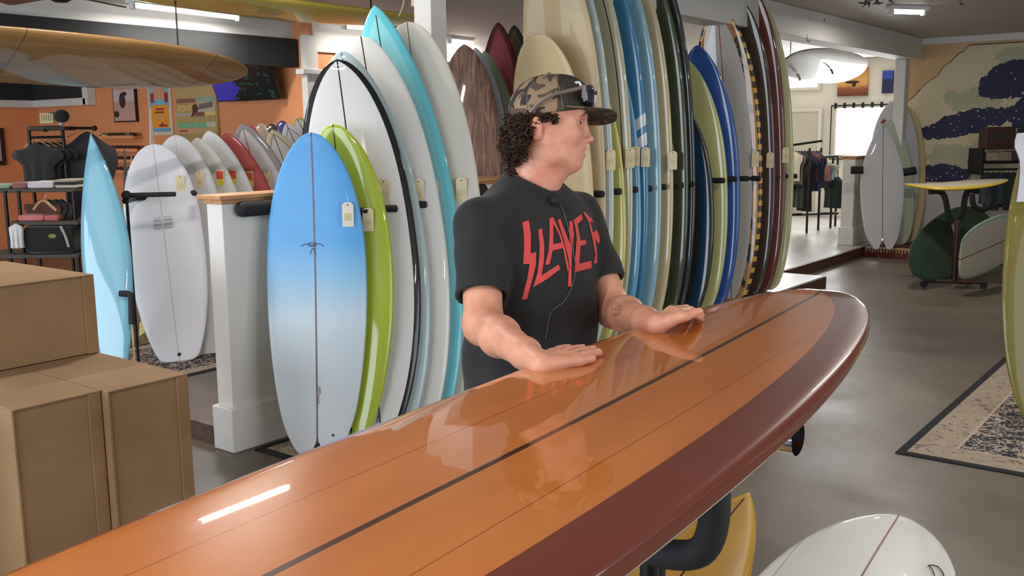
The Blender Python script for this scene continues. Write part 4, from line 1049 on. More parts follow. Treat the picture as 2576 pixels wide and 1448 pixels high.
MB().box((Wt * 0.45, 0.06, Ht * 0.3), (Wt * 0.55, 0.10, Ht * 0.5), 0.01).obj('wall_bracket', M_darkmetal, tv, Mt)
# shelves with sunglasses
def eyewear_mesh():
    mb = MB()
    for s in (-1, 1):
        mb.ball((0, s * 0.036, 0), 0.028, 10, 6, (0.35, 1.15, 0.85)); mb.tube([(0, s * 0.066, 0.006), (0.07, s * 0.07, 0.004), (0.12, s * 0.066, -0.02)], 0.004, 5)
    mb.tube([(0, -0.012, 0.008), (-0.004, 0, 0.012), (0, 0.012, 0.008)], 0.004, 5); return mb
ey_me = eyewear_mesh(); M_eyeA = plain('lens_black', (22, 20, 20), 0.12, coat=1.0); M_eyeB = plain('lens_green', (70, 120, 96), 0.12, coat=1.0)
rows = (((266, 337), (352, 331), 8, 'first'), ((276, 369), (362, 363), 8, 'second'), ((278, 395), (350, 391), 7, 'third'), ((285, 421), (350, 418), 6, 'fourth'))
for (p0, p1, cnt, nm) in rows:
    a, b = wp(*p0), wp(*p1); y0, y1 = min(a[1], b[1]), max(a[1], b[1]); z = (a[2] + b[2]) / 2 - 0.045
    s = thing('eyewear_shelf', 'narrow orange wall shelf, %s from the top, with sunglasses' % nm, 'shelf', T(WX, (y0 + y1) / 2, z))
    MB().box((WX - 0.13, y0 - 0.05, z - 0.02), (7.0, y1 + 0.05, z), 0.003).obj('ledge', M_orange, s)
    MB().box((WX - 0.135, y0 - 0.05, z - 0.03), (WX - 0.125, y1 + 0.05, z + 0.012), 0.002).obj('lip', M_orange, s)
    for k in range(cnt):
        y = y0 + (k + 0.5) * (y1 - y0) / cnt
        g = ey_me.obj('sunglasses', M_eyeB if (k % 5 == 1 and nm == 'first') else M_eyeA, None, T(WX - 0.075, y, z + 0.026), True)
        tag(g, 'small dark sunglasses lined up on the %s wall shelf' % nm, 'sunglasses', 'sunglasses on the %s orange wall shelf' % nm)
# picture frame on the left wall
a, b = ony(-30, 322, 13.78), ony(15, 415, 13.78)
lf = thing('wall_picture', 'black framed picture cut by the left edge', 'picture', T(a[0], 13.78, b[2]))
MB().box((a[0], 13.755, b[2]), (b[0], 13.80, a[2]), 0.004).obj('picture_frame', plain('frame_black', (36, 28, 26), 0.5), lf)
MB().box((a[0] + 0.05, 13.748, b[2] + 0.06), (b[0] - 0.06, 13.757, a[2] - 0.06)).obj('print', plain('pale_print', (176, 164, 168), 0.6), lf)

# ================================================================== clothing rack in the orange room
DR = 9.0
cr = thing('clothing_rack', 'dark clothing rack with shelves at the far left', 'rack', T(*at(100, 640, DR)))
def R3(px, py, D=DR): return at(px, py, D)
for px in (72, 157): 
    q = R3(px, 322); MB().tube([q, (q[0], q[1], 0.0)], 0.016, 10).obj('upright', M_darkmetal, cr, smooth=True)
for px in (12, 46, 184):
    q = R3(px, 480, DR - 0.5); MB().tube([q, (q[0], q[1], 0.0)], 0.016, 10).obj('upright', M_darkmetal, cr, smooth=True)
MB().tube([R3(72, 322), R3(157, 320)], 0.016, 8).obj('top_bar', M_darkmetal, cr, smooth=True)
MB().tube([R3(76, 346), R3(158, 344)], 0.012, 8).obj('hang_bar', M_darkmetal, cr, smooth=True)
MB().tube([R3(157, 322), R3(238, 322, DR + 0.15)], 0.012, 8).ball(tuple(R3(238, 322, DR + 0.15)), 0.025, 10, 6).obj('side_arm', M_darkmetal, cr, smooth=True)
MB().tube([R3(72, 326), R3(114, 326, DR - 0.4)], 0.012, 8).ball(tuple(R3(114, 326, DR - 0.4)), 0.022, 10, 6).obj('front_arm', M_darkmetal, cr, smooth=True)
rx = unit(_r0); ry = unit(_fh)
def shelf(px0, px1, py, D, dep=0.45, mat=None, name='shelf_board'):
    a, b = R3(px0, py, D), R3(px1, py, D); z = (a[2] + b[2]) / 2
    w = np.linalg.norm((b - a)[:2]); M = frame((a[0], a[1], z), rx, ry, (0, 0, 1))
    return MB().box((0, 0, -0.035), (w, dep, 0), 0.004).obj(name, mat or plain('shelf_dark', (58, 48, 36), 0.6), cr, M), M, w
_, MS1, w1 = shelf(-60, 190, 474, DR - 0.5)
_, MS2, w2 = shelf(25, 196, 556, DR - 0.55)
_, MS3, w3 = shelf(-60, 196, 640, DR - 0.55)
shelf(68, 160, 318, DR - 0.1, 0.25)
# folded shirts on the upper shelf
def folded(label, M, x, w, z, c, h=0.035, y=0.02, name='folded_shirt', cat='shirt', group='folded shirts on the rack shelf'):
    mb = MB(); G = []
    mb.box((x, y, z), (x + w, y + 0.30, z + h), 0.012)
    o = mb.obj(name, cloth(name + '_%d_%d' % (int(x * 100), int(z * 1000)), c), None, M, True); return tag(o, label, cat, group)
folded('pale green folded shirt at the left of the upper shelf', MS1, 0.02, 0.26, 0.001, (150, 170, 130))
folded('dusty red folded shirt on the upper shelf', MS1, 0.30, 0.13, 0.001, (150, 96, 92), 0.05)
folded('white folded shirt heaped on the upper shelf', MS1, 0.435, 0.23, 0.001, (214, 206, 210), 0.055)
folded('cream folded shirt under the black striped one', MS1, 0.675, 0.20, 0.001, (206, 196, 178), 0.025)
folded('black folded shirt on top of the cream one', MS1, 0.68, 0.19, 0.0275, (44, 36, 34), 0.022)
folded('grey beige folded shirt topping the right pile', MS1, 0.67, 0.20, 0.051, (176, 164, 146), 0.022)
folded('pink folded shirt on the middle shelf', MS2, 0.06, 0.22, 0.001, (206, 120, 118), 0.05)
folded('coral pink folded shirt beside the pink one', MS2, 0.285, 0.12, 0.001, (196, 104, 100), 0.045)
# hanging black jackets
for k in range(5):
    p = R3(92 + k * 16, 356, DR + 0.05 * k)
    garment('jacket', 'black jacket hanging on the rack, number %s from the left' % ('first', 'second', 'third', 'fourth', 'fifth')[k], 'jacket', p, (0.85 - 0.1 * k, 0.3), cloth('black', (34, 36, 34)), 0.36, 0.45, 0.075, 0.11, k, 'black jackets hanging above the shelf')
garment('wetsuit', 'dark wetsuit hanging behind the light blue board', 'wetsuit', R3(218, 330, DR + 0.15), (0.55, 0.83), cloth('wetsuit', (34, 32, 40)), 0.40, 0.95, 0.10, 0.05, 8)
for k, (px, c) in enumerate(((105, (92, 52, 44)), (120, (44, 38, 36)), (138, (40, 44, 40)), (152, (30, 28, 30)))):
    garment('hung_shirt', ('brown', 'dark grey', 'dark green', 'black')[k] + ' shirt hung under the upper shelf', 'shirt', R3(px, 500, DR - 0.35), (0.9, 0.2), cloth('u%d' % k, c), 0.40, 0.30, 0.05, 0.03, 20 + k, 'shirts hung between the shelves', False)
hg = thing('wooden_hanger', 'bare wooden hanger between the shelves', 'hanger', T(*R3(112, 505, DR - 0.55)))
MB().tube(smooth_path([R3(84, 528, DR - 0.55), R3(98, 510, DR - 0.55), R3(112, 505, DR - 0.55), R3(126, 516, DR - 0.55), R3(142, 530, DR - 0.55)], 4), 0.012, 8).obj('bow', M_oak, hg, smooth=True)
MB().tube(smooth_path([R3(112, 505, DR - 0.55), R3(112, 497, DR - 0.55), R3(115, 493, DR - 0.55), R3(112, 489, DR - 0.55)], 4), 0.003, 6).obj('hook', M_chrome, hg, smooth=True)
garment('towel', 'white cloth hanging from the middle shelf', 'towel', R3(39, 562, DR - 0.6), (0.6, 0.8), cloth('white', (226, 224, 226)), 0.11, 0.21, 0.05, 0.0, 5, None, False, True)
bg = thing('duffel_bag', 'black bag with a small yellow emblem on the lower shelf', 'bag', MS3 @ T(0.55, 0.2, 0.0))
MB().box((0.40, 0.03, 0.002), (0.84, 0.40, 0.24), 0.04).obj('bag_body', cloth('bag', (24, 23, 24)), bg, MS3, True)
MB().ball((0.66, 0.028, 0.155), 0.035, 12, 6, (1, 0.1, 0.6)).obj('emblem', plain('emblem_yellow', (120, 118, 40), 0.6), bg, MS3, True)
MB().tube(smooth_path([(0.74, 0.026, 0.24), (0.78, 0.02, 0.15), (0.80, 0.02, 0.06)], 4), 0.012, 6).obj('strap', cloth('strap', (176, 168, 156)), bg, MS3, True)
# cap and card on top of the rack
hb = thing('hat', 'dark baseball cap on a stand on top of the clothing rack', 'cap', T(*R3(152, 312, DR - 0.05)))
p = R3(154, 292, DR - 0.05); MB().ball(tuple(p), 0.07, 16, 10, (1, 1, 0.9)).obj('crown', cloth('darkcap', (36, 34, 34)), hb, smooth=True)
MB().ball(tuple(p - rx * 0.07 + np.array([0, 0, 0.03])), 0.045, 12, 6, (1.0, 1.0, 0.14)).obj('bill', cloth('darkcap', (36, 34, 34)), hb, smooth=True)
MB().tube([p - np.array([0, 0, 0.05]), R3(152, 316, DR - 0.05)], 0.02, 8).obj('cap_stand', plain('stand_white', (200, 190, 180), 0.5), hb, smooth=True)
p = R3(101, 312, DR - 0.05); Mc = frame(p, rx, ry, (0, 0, 1))
sc_ = thing('sign_card', 'small cream display card on top of the clothing rack', 'card', Mc)
MB().box((0, 0, 0.005), (0.125, 0.02, 0.10), 0.003).obj('card_box', plain('card_cream', (196, 178, 132), 0.6), sc_, Mc)
for k in range(5): MB().box((0.018 + k * 0.02, -0.002, 0.03), (0.026 + k * 0.02, 0.001, 0.085)).obj('printed_bar', plain('card_ink', (130, 116, 88), 0.6), sc_, Mc)

# ================================================================== back room rack and pictures
DB = 14.6
br = thing('garment_rack', 'black garment rack in the white back room', 'rack', T(*onz(2050, 555, 0.12)))
def B3(px, py, D=DB): return at(px, py, D)
for px, D in ((1994, DB), (2037, DB - 0.4), (2066, DB), (2096, DB + 0.3), (2108, DB + 0.6)):
    q = B3(px, 372 if px < 2070 else 395, D); MB().tube([q, (q[0], q[1], 0.12)], 0.018, 8).obj('upright', M_darkmetal, br, smooth=True)
MB().tube([B3(1985, 366), B3(2068, 354)], 0.018, 8).obj('top_bar', M_darkmetal, br, smooth=True)
for py in (395, 470, 538):
    MB().tube([B3(1990, py + 2), B3(2108, py - 2, DB + 0.3)], 0.02, 8).obj('cross_bar', M_darkmetal, br, smooth=True)
bkc = (('cream', (196, 186, 168), 0.45), ('taupe', (120, 108, 94), 0.5), ('black', (24, 22, 24), 0.85), ('charcoal', (44, 42, 46), 0.8), ('ink black', (20, 18, 20), 0.9), ('navy', (34, 40, 62), 0.6), ('dusty red', (116, 62, 54), 0.45), ('blue', (40, 56, 116), 0.6), ('brown', (60, 46, 40), 0.55))
for k, (lab, c, h) in enumerate(bkc):
    garment('garment', lab + ' garment on the back room rack', 'garment', B3(1998 + 7.5 * k, 378, DB - 0.1), _r0 * 0.9 + _fh * 0.3, cloth('bk%d' % k, c), 0.34, h, 0.075, 0.05, 40 + k, 'garments on the back room rack', False)
bkd = (('rose', (168, 126, 124), 0.28), ('aqua', (146, 182, 186), 0.26), ('white', (206, 202, 196), 0.22), ('dark green', (40, 52, 46), 0.5), ('dark brown', (44, 36, 34), 0.5))
for k, (lab, c, h) in enumerate(bkd):
    garment('garment', lab + ' garment on the low end of the back room rack', 'garment', B3(2072 + 8 * k, 408 if k < 3 else 440, DB + 0.25), _r0 * 0.8 + _fh * 0.5, cloth('bl%d' % k, c), 0.30, h, 0.075, 0.04, 60 + k, 'garments on the back room rack', False)
X2 = 16.97
def bw(px, py): return onx(px, py, X2)
a, b = bw(2110, 172), bw(2182, 240)
sp_ = thing('canvas_print', 'sunset canvas with a surfer silhouette on the back room wall', 'picture', T(X2, (a[1] + b[1]) / 2, b[2]))
n = N('sunset_print'); v = n.gen(); gx, gy, gz = n.sep(v)
n.set(color=n.ramp(n.math('MULTIPLY_ADD', n.math('SUBTRACT', n.noise(n.scale(v, (1, 2, 8)), 2, 3), 0.5), 0.2, gz), [(0.0, lin(96, 50, 30)), (0.25, lin(150, 84, 44)), (0.45, lin(226, 172, 96)), (1.0, lin(206, 138, 62))]), rough=0.6)
MB().box((X2 - 0.03, b[1], b[2]), (X2 + 0.03, a[1], a[2])).obj('canvas', n.mat, sp_)
cy = (a[1] + b[1]) / 2; cz = b[2] + 0.55 * (a[2] - b[2]) - 0.03
mb = MB(); mb.ball((X2 - 0.032, cy, cz), 0.05, 10, 8, (0.04, 2.6, 0.5)); mb.ball((X2 - 0.032, cy - 0.03, cz - 0.03), 0.05, 10, 8, (0.04, 0.7, 1.0)); mb.obj('silhouette', plain('silhouette', (52, 32, 26), 0.6), sp_, smooth=True)
a, b = bw(2222, 178), bw(2246, 234)
bp = thing('blue_print', 'blue canvas partly hidden by the white post in the back room', 'picture', T(X2, b[1], b[2]))
MB().box((X2 - 0.03, b[1], b[2]), (X2 + 0.03, a[1], a[2])).obj('canvas', plain('navy_canvas', (28, 34, 78), 0.6), bp)
MB().box((X2 - 0.034, b[1], b[2] + 0.62 * (a[2] - b[2])), (X2 - 0.028, a[1], a[2])).obj('blue_sky_panel', plain('blue_canvas', (44, 74, 170), 0.6), bp)

# ================================================================== shelf and jeans by the mural
DM = 12.0
sh = thing('wall_cubby', 'dark brown box shelf with two painted-in openings on the mural', 'shelf', T(*at(2515, 375, DM)))
def cub(px0, py0, px1, py1, D, mat, name, parent, th=0.2):
    a = at(px0, py1, D); w = (px1 - px0) / FPX * D; h = (py1 - py0) / FPX * D
    M = frame(a, rx, ry, (0, 0, 1)); return MB().box((0, 0, 0), (w, th, h), 0.008).obj(name, mat, parent, M), M, w, h
M_dkw = mat_wood('dark_cubby', (54, 30, 24), (84, 50, 40))
_, Mk, w, h = cub(2479, 320, 2553, 376, DM, M_dkw, 'cubby_body', sh)
for x0, x1 in ((0.16, 0.42), (0.56, 0.92)):
    MB().box((w * x0, -0.003, h * 0.45), (w * x1, 0.004, h * 0.72), 0.003).obj('opening', plain('cubby_recess_shade', (60, 52, 56), 0.4), sh, Mk)  # flat dark panels on the solid body paint in the shade of the recesses
tag(cub(2557, 334, 2600, 372, DM, M_dkw, 'small_frame', None, 0.03)[0], 'small brown frame right of the box shelf', 'picture')
sh2 = thing('wall_shelf', 'black shelf with folded stacks and a jeans rail by the mural', 'shelf', T(*at(2520, 440, DM)))
cub(2466, 405, 2590, 412, DM, M_darkmetal, 'shelf_board', sh2, 0.35)
cub(2466, 374, 2474, 440, DM, M_darkmetal, 'shelf_side', sh2, 0.35)
cub(2466, 424, 2590, 429, DM, M_darkmetal, 'hang_rail', sh2, 0.04)
for k, (px0, px1, py0, c) in enumerate(((2480, 2512, 384, (170, 150, 128)), (2513, 2545, 382, (150, 140, 124)), (2548, 2580, 380, (70, 58, 62)))):
    o = cub(px0, py0, px1, 404.6, DM + 0.03, cloth('stack%d' % k, c), 'folded_stack', None, 0.26)[0]
    tag(o, ('tan', 'beige', 'plum')[k] + ' folded clothes on the black shelf by the mural', 'clothes', 'folded clothes on the shelf by the mural')
cols = ((66, 74, 88), (50, 58, 68), (40, 50, 54), (60, 68, 80), (38, 52, 50), (56, 60, 68), (44, 54, 60), (62, 70, 82))
for k in range(8):
    garment('jeans', 'dark jeans on the rail by the mural, %s in the row' % ('first', 'second', 'third', 'fourth', 'fifth', 'sixth', 'seventh', 'last')[k], 'jeans', at(2478 + 13 * k, 432, DM + 0.18), (0.55, 0.8), cloth('jean%d' % k, cols[k]), 0.10, 0.40 + 0.04 * (k % 3), 0.12, 0, 60 + k, 'jeans on the rail by the mural', False, True)

# ================================================================== ceiling fan and ceiling oddments
tip = onz(304, 16, 2.52)
hub = tip - ry * 0.62 - rx * 0.14
fn = thing('ceiling_fan', 'brown ceiling fan with one blade tip showing at the top', 'fan', T(hub[0], hub[1], CEIL))
MB().tube([(hub[0], hub[1], CEIL), (hub[0], hub[1], 2.6)], 0.015, 10).obj('rod', M_darkmetal, fn, smooth=True)
MB().tube([(hub[0], hub[1], 2.62), (hub[0], hub[1], 2.60), (hub[0], hub[1], 2.5), (hub[0], hub[1], 2.47)], [0.05, 0.09, 0.09, 0.04], 18).obj('motor', M_darkmetal, fn, smooth=True)
a0 = math.atan2(tip[1] - hub[1], tip[0] - hub[0]); RB = np.linalg.norm((tip - hub)[:2])
M_bl = mat_wood('blade_wood', (96, 66, 54), (122, 88, 74), (2, 10, 10))
for k in range(5):
    a = a0 + k * 2 * math.pi / 5
    M = frame((hub[0], hub[1], 2.52), (math.cos(a), math.sin(a), 0), (-math.sin(a), math.cos(a), 0), (0, 0, 1)) @ Matrix.Rotation(0.2, 4, 'X')
    MB().prism([(0.10, -0.04), (RB - 0.04, -0.07), (RB, -0.05), (RB, 0.05), (RB - 0.04, 0.07), (0.10, 0.04)], -0.005, 0.005, 2).obj('blade', M_bl, fn, M)
tw = thing('driftwood', 'twiggy driftwood piece hung from the ceiling near the mural', 'driftwood', T(*onz(2205, 6, 2.76)))
rs = random.Random(4); c = onz(2205, 6, 2.72)
mb = MB()
for k in range(16):
    s = c + rx * rs.uniform(-0.12, 0.12) + np.array([0, 0, rs.uniform(-0.01, 0.04)])
    mb.tube([s, s + rx * rs.uniform(-0.1, 0.1) + ry * rs.uniform(-0.08, 0.08) + np.array([0, 0, rs.uniform(-0.05, 0.05)])], [0.012, 0.004], 6)
mb.obj('twigs', plain('twig', (96, 74, 66), 0.8), tw)
MB().tube([c, (c[0], c[1], CEIL)], 0.004, 6).obj('hanging_wire', M_darkmetal, tw)
for k, (px, py) in enumerate(((2068, 48), (2415, 6), (2030, 100))):
    p = onz(px, py, 2.74) if py < 90 else ony(px, py, 3.72)
    h = MB().tube(smooth_path([(p[0], p[1], CEIL if py < 90 else p[2] + 0.05), (p[0], p[1], p[2]), (p[0] + 0.02, p[1] - 0.01, p[2] - 0.02), (p[0] + 0.03, p[1] - 0.02, p[2])], 4), 0.004, 6).obj('ceiling_hook', M_darkmetal, smooth=True)
    tag(h, ('thin hook on the ceiling left of the lit lamp', 'thin hook at the top edge above the mural', 'tiny hook on the face of the white beam')[k], 'hook')
# ================================================================== the man (implicit surfaces meshed with surface nets)
def smin(a, b, k):
    h = np.clip(0.5 + 0.5 * (b - a) / k, 0, 1); return b + (a - b) * h - k * h * (1 - h)
class SDF:
    def __init__(s): s.p = []
    def cone(s, a, b, ra, rb, k=0.015, sub=False):
        a, b = np.asarray(a, float), np.asarray(b, float); ba = b - a; L2 = max(ba @ ba, 1e-9)
        def f(P):
            h = np.clip((P - a) @ ba / L2, 0, 1); return np.linalg.norm(P - a - h[:, None] * ba, axis=1) - (ra + (rb - ra) * h)
        s.p.append((f, (a + b) / 2, math.sqrt(L2) / 2 + max(ra, rb), k, sub)); return s
    def ell(s, c, r, axes=None, k=0.015, sub=False):
        c = np.asarray(c, float); r = np.asarray(r, float); A = np.eye(3) if axes is None else np.asarray(axes, float)
        def f(P):
            q = (P - c) @ A.T; k0 = np.linalg.norm(q / r, axis=1); k1 = np.linalg.norm(q / (r * r), axis=1)
            return k0 * (k0 - 1.0) / np.maximum(k1, 1e-6)
        s.p.append((f, c, max(r), k, sub)); return s
    def fn(s, f, c, rad, k=0.015, sub=False):
        s.p.append((f, np.asarray(c, float), rad, k, sub)); return s
    def ev(s, P, prims=None):
        d = np.full(len(P), 1e3)
        for f, c, r, k, sub in (prims or s.p):
            v = f(P)
            if sub: d = -smin(-d, v, k)
            else: d = smin(d, v, k)
        return d
    def cull(s, lo, hi, m=0.06):
        out = []
        for q in s.p:
            c = np.clip(q[1], lo, hi)
            if np.linalg.norm(c - q[1]) < q[2] + m: out.append(q)
        return out
    def march(s, o, d, n=90):
        """first hit of a ray"""
        o = np.asarray(o, float); d = unit(d); t = 0.0
        for _ in range(n):
            v = s.ev((o + d * t)[None])[0]
            if v < 0.0004: return o + d * t
            t += max(v * 0.75, 0.0004)
            if t > 6: return None
        return None
    def grad(s, p, e=0.002):
        P = np.array([p + np.eye(3)[i] * e * sg for i in range(3) for sg in (1, -1)]); v = s.ev(P)
        return unit([v[0] - v[1], v[2] - v[3], v[4] - v[5]])
    def mesh(s, lo, hi, h, B=12):
        """sparse naive surface nets"""
        lo = np.asarray(lo, float); nb = np.ceil((np.asarray(hi) - lo) / (h * B)).astype(int)
        G = nb * B + 3
        bi = np.stack(np.meshgrid(*[np.arange(k) for k in nb], indexing='ij'), -1).reshape(-1, 3)
        cen = lo + (bi + 0.5) * B * h
        dv = s.ev(cen)
        bi = bi[np.abs(dv) < B * h * 0.866 * 1.5 + 0.012]
        off = np.stack(np.meshgrid(*[np.arange(B + 1)] * 3, indexing='ij'), -1).reshape(-1, 3)
        ids = []; pos = []; fq = []
        co = np.array([(i, j, k) for i in (0, 1) for j in (0, 1) for k in (0, 1)])
        edges = [(a, b) for a in range(8) for b in range(a + 1, 8) if np.abs(co[a] - co[b]).sum() == 1]
        def gid(c): return (c[..., 0] * G[1] + c[..., 1]) * G[2] + c[..., 2]
        for b in bi:
            g = off + b * B; P = lo + g * h
            pr = s.cull(P.min(0), P.max(0))
            if not pr: continue
            V = s.ev(P, pr).reshape(B + 1, B + 1, B + 1); S = V < 0
            cs = sum(S[i:B + i, j:B + j, k:B + k].astype(int) for i, j, k in co)
            act = np.argwhere((cs > 0) & (cs < 8))
            if len(act) == 0: continue
            cv = np.stack([V[act[:, 0] + i, act[:, 1] + j, act[:, 2] + k] for i, j, k in co], 1)
            acc = np.zeros((len(act), 3)); cnt = np.zeros(len(act))
            for a, c in edges:
                m = (cv[:, a] < 0) != (cv[:, c] < 0)
                t = cv[m, a] / (cv[m, a] - cv[m, c])
                acc[m] += co[a] + t[:, None] * (co[c] - co[a]); cnt[m] += 1
            ids.append(gid(act + b * B)); pos.append(lo + (act + b * B + acc / cnt[:, None]) * h)
            for ax in range(3):
                d = np.eye(3, dtype=int)[ax]
                A = S[:B, :B, :B]; C = S[d[0]:B + d[0], d[1]:B + d[1], d[2]:B + d[2]]
                e = np.argwhere(A != C)
                if len(e) == 0: continue
                fl = A[e[:, 0], e[:, 1], e[:, 2]]
                u, v = np.eye(3, dtype=int)[(ax + 1) % 3], np.eye(3, dtype=int)[(ax + 2) % 3]
                q = e + b * B
                quad = np.stack([gid(q - u - v), gid(q - v), gid(q), gid(q - u)], 1)
                quad[~fl] = quad[~fl][:, ::-1]
                fq.append(quad)
        ids = np.concatenate(ids); pos = np.concatenate(pos); fq = np.concatenate(fq)
        o = np.argsort(ids); ids = ids[o]; pos = pos[o]
        ix = np.searchsorted(ids, fq); ix = np.clip(ix, 0, len(ids) - 1)
        ok = (ids[ix] == fq).all(1)
        return pos, ix[ok]
def np_mesh(name, pos, quads):
    me = bpy.data.meshes.new(name)
    me.vertices.add(len(pos)); me.vertices.foreach_set('co', np.asarray(pos, np.float32).ravel())
    me.loops.add(len(quads) * 4); me.loops.foreach_set('vertex_index', np.asarray(quads, np.int32).ravel())
    me.polygons.add(len(quads)); me.polygons.foreach_set('loop_start', np.arange(0, len(quads) * 4, 4, dtype=np.int32))
    me.polygons.foreach_set('use_smooth', np.ones(len(quads), dtype=bool))
    me.update(calc_edges=True); me.validate(); return me

# ---- frames: head in profile to the right, body square to the board
HC = at(1385, 310, 2.53)
HF = unit(_r0 * 0.99 - _fh * 0.10); HL = np.cross((0, 0, 1), HF); HU = np.array([0, 0, 1.0])
def H(f, l, u): return HC + HF * f + HL * l + HU * u
HA = np.stack([HF, HL, HU])
BF = unit((-0.13, -0.99, 0)); BL = np.cross((0, 0, 1), BF); BA = np.stack([BF, BL, HU])
RS, RE = at(1209, 570, 2.43), at(1216, 818, 2.31)
LS, LE = at(1452, 548, 2.72), at(1543, 780, 2.62)
R_wr, R_mc, R_tp = onz(1382, 922, 1.180), onz(1438, 898, 1.187), onz(1496, 882, 1.181)
L_wr, L_mc, L_tp = onz(1670, 818, 1.196), onz(1717, 787, 1.222), onz(1769, 796, 1.189)
for _q, _o in ((R_wr, (0.018, 0.030, -0.004)), (R_mc, (0.018, 0.030, -0.004)), (R_tp, (0.012, 0.026, -0.002)), (L_wr, (0.012, 0.022, -0.002)), (L_mc, (0.012, 0.022, -0.002)), (L_tp, (0.008, 0.018, 0.0))):
    _q += np.array(_o)
NB = np.array([2.08, 1.535, 1.47])

body = SDF()
# skull and face
body.ell(H(-0.005, 0, 0.03), (0.096, 0.075, 0.091), HA, 0.02)
body.ell(H(0.030, 0, -0.040), (0.060, 0.058, 0.075), HA, 0.025)
for sd in (-1, 1):
    body.cone(H(0.004, sd * 0.052, -0.050), H(0.012, sd * 0.048, -0.082), 0.022, 0.018, 0.02)
    body.cone(H(0.012, sd * 0.048, -0.082), H(0.060, sd * 0.014, -0.105), 0.017, 0.015, 0.022)
    body.ell(H(0.055, sd * 0.038, -0.028), (0.024, 0.022, 0.024), HA, 0.02)
body.cone(H(0.074, -0.032, 0.020), H(0.074, 0.032, 0.020), 0.017, 0.017, 0.015)
body.ell(H(0.060, 0, 0.045), (0.034, 0.058, 0.035), HA, 0.02)
body.ell(H(0.062, 0, -0.070), (0.026, 0.032, 0.034), HA, 0.018)
body.ell(H(0.062, 0, -0.105), (0.018, 0.020, 0.016), HA, 0.014)
for sd in (-1, 1): body.ell(H(0.089, sd * 0.033, -0.001), (0.014, 0.018, 0.011), HA, 0.014, True)
for sd in (-1, 1):
    body.ell(H(0.0660, sd * 0.032, 0.0085), (0.0135, 0.0165, 0.0058), HA, 0.004)
    body.ell(H(0.0650, sd * 0.032, -0.0105), (0.0120, 0.0160, 0.0055), HA, 0.005)
body.cone(H(0.084, 0, 0.012), H(0.097, 0, -0.034), 0.007, 0.0085, 0.010)
body.ell(H(0.1005, 0, -0.042), (0.0115, 0.012, 0.010), HA, 0.006)
for sd in (-1, 1): body.ell(H(0.090, sd * 0.012, -0.046), (0.011, 0.007, 0.0085), HA, 0.004)
body.cone(H(0.080, -0.020, -0.0655), H(0.0865, 0, -0.0630), 0.0055, 0.0070, 0.006)
body.cone(H(0.080, 0.020, -0.0655), H(0.0865, 0, -0.0630), 0.0055, 0.0070, 0.006)
body.cone(H(0.076, -0.018, -0.0790), H(0.0835, 0, -0.0815), 0.0055, 0.0075, 0.006)
body.cone(H(0.076, 0.018, -0.0790), H(0.0835, 0, -0.0815), 0.0055, 0.0075, 0.006)
body.cone(H(0.076, -0.027, -0.0725), H(0.0945, 0, -0.0725), 0.0018, 0.0022, 0.003, True)
body.cone(H(0.076, 0.027, -0.0725), H(0.0945, 0, -0.0725), 0.0018, 0.0022, 0.003, True)
for sd in (-1, 1):   # ears
    body.ell(H(-0.033, sd * 0.076, -0.008), (0.017, 0.008, 0.026), HA, 0.008)
    body.ell(H(-0.031, sd * 0.086, -0.006), (0.009, 0.006, 0.015), HA, 0.005, True)
    body.ell(H(-0.029, sd * 0.076, -0.031), (0.009, 0.006, 0.010), HA, 0.006)
# neck, trunk, legs
body.cone(H(-0.030, 0, -0.055), H(-0.046, 0, -0.165), 0.060, 0.063, 0.03)
body.cone(H(0.020, 0, -0.115), H(-0.020, 0, -0.165), 0.030, 0.032, 0.03)
body.cone(NB + (0, 0, -0.045), RS + (0, 0, 0.0), 0.050, 0.045, 0.03)
body.cone(NB + (0, 0, -0.045), LS + (0, 0, 0.0), 0.050, 0.045, 0.03)
HIP = np.array([2.0, 1.50, 0.92])
body.ell((NB * 0.8 + HIP * 0.2) + BF * 0.01, (0.085, 0.13, 0.085), BA, 0.02)
body.ell(NB * 0.3 + HIP * 0.7, (0.100, 0.145, 0.20), BA, 0.06)
body.ell(HIP, (0.105, 0.160, 0.12), BA, 0.06)
FEET = []
for sd in (-1, 1):
    hp = HIP + BL * sd * 0.095; kn = hp + np.array([0, 0, -0.42]) + BL * sd * 0.01 + BF * 0.015; an = np.array([kn[0], kn[1], 0.085]) + BL * sd * 0.01 - BF * 0.03
    body.cone(hp, kn, 0.078, 0.054, 0.04).cone(kn, an, 0.052, 0.036, 0.03); FEET.append((hp, kn, an))
    body.cone(an, np.array([an[0], an[1], 0.04]) + BF * 0.13, 0.034, 0.024, 0.03)
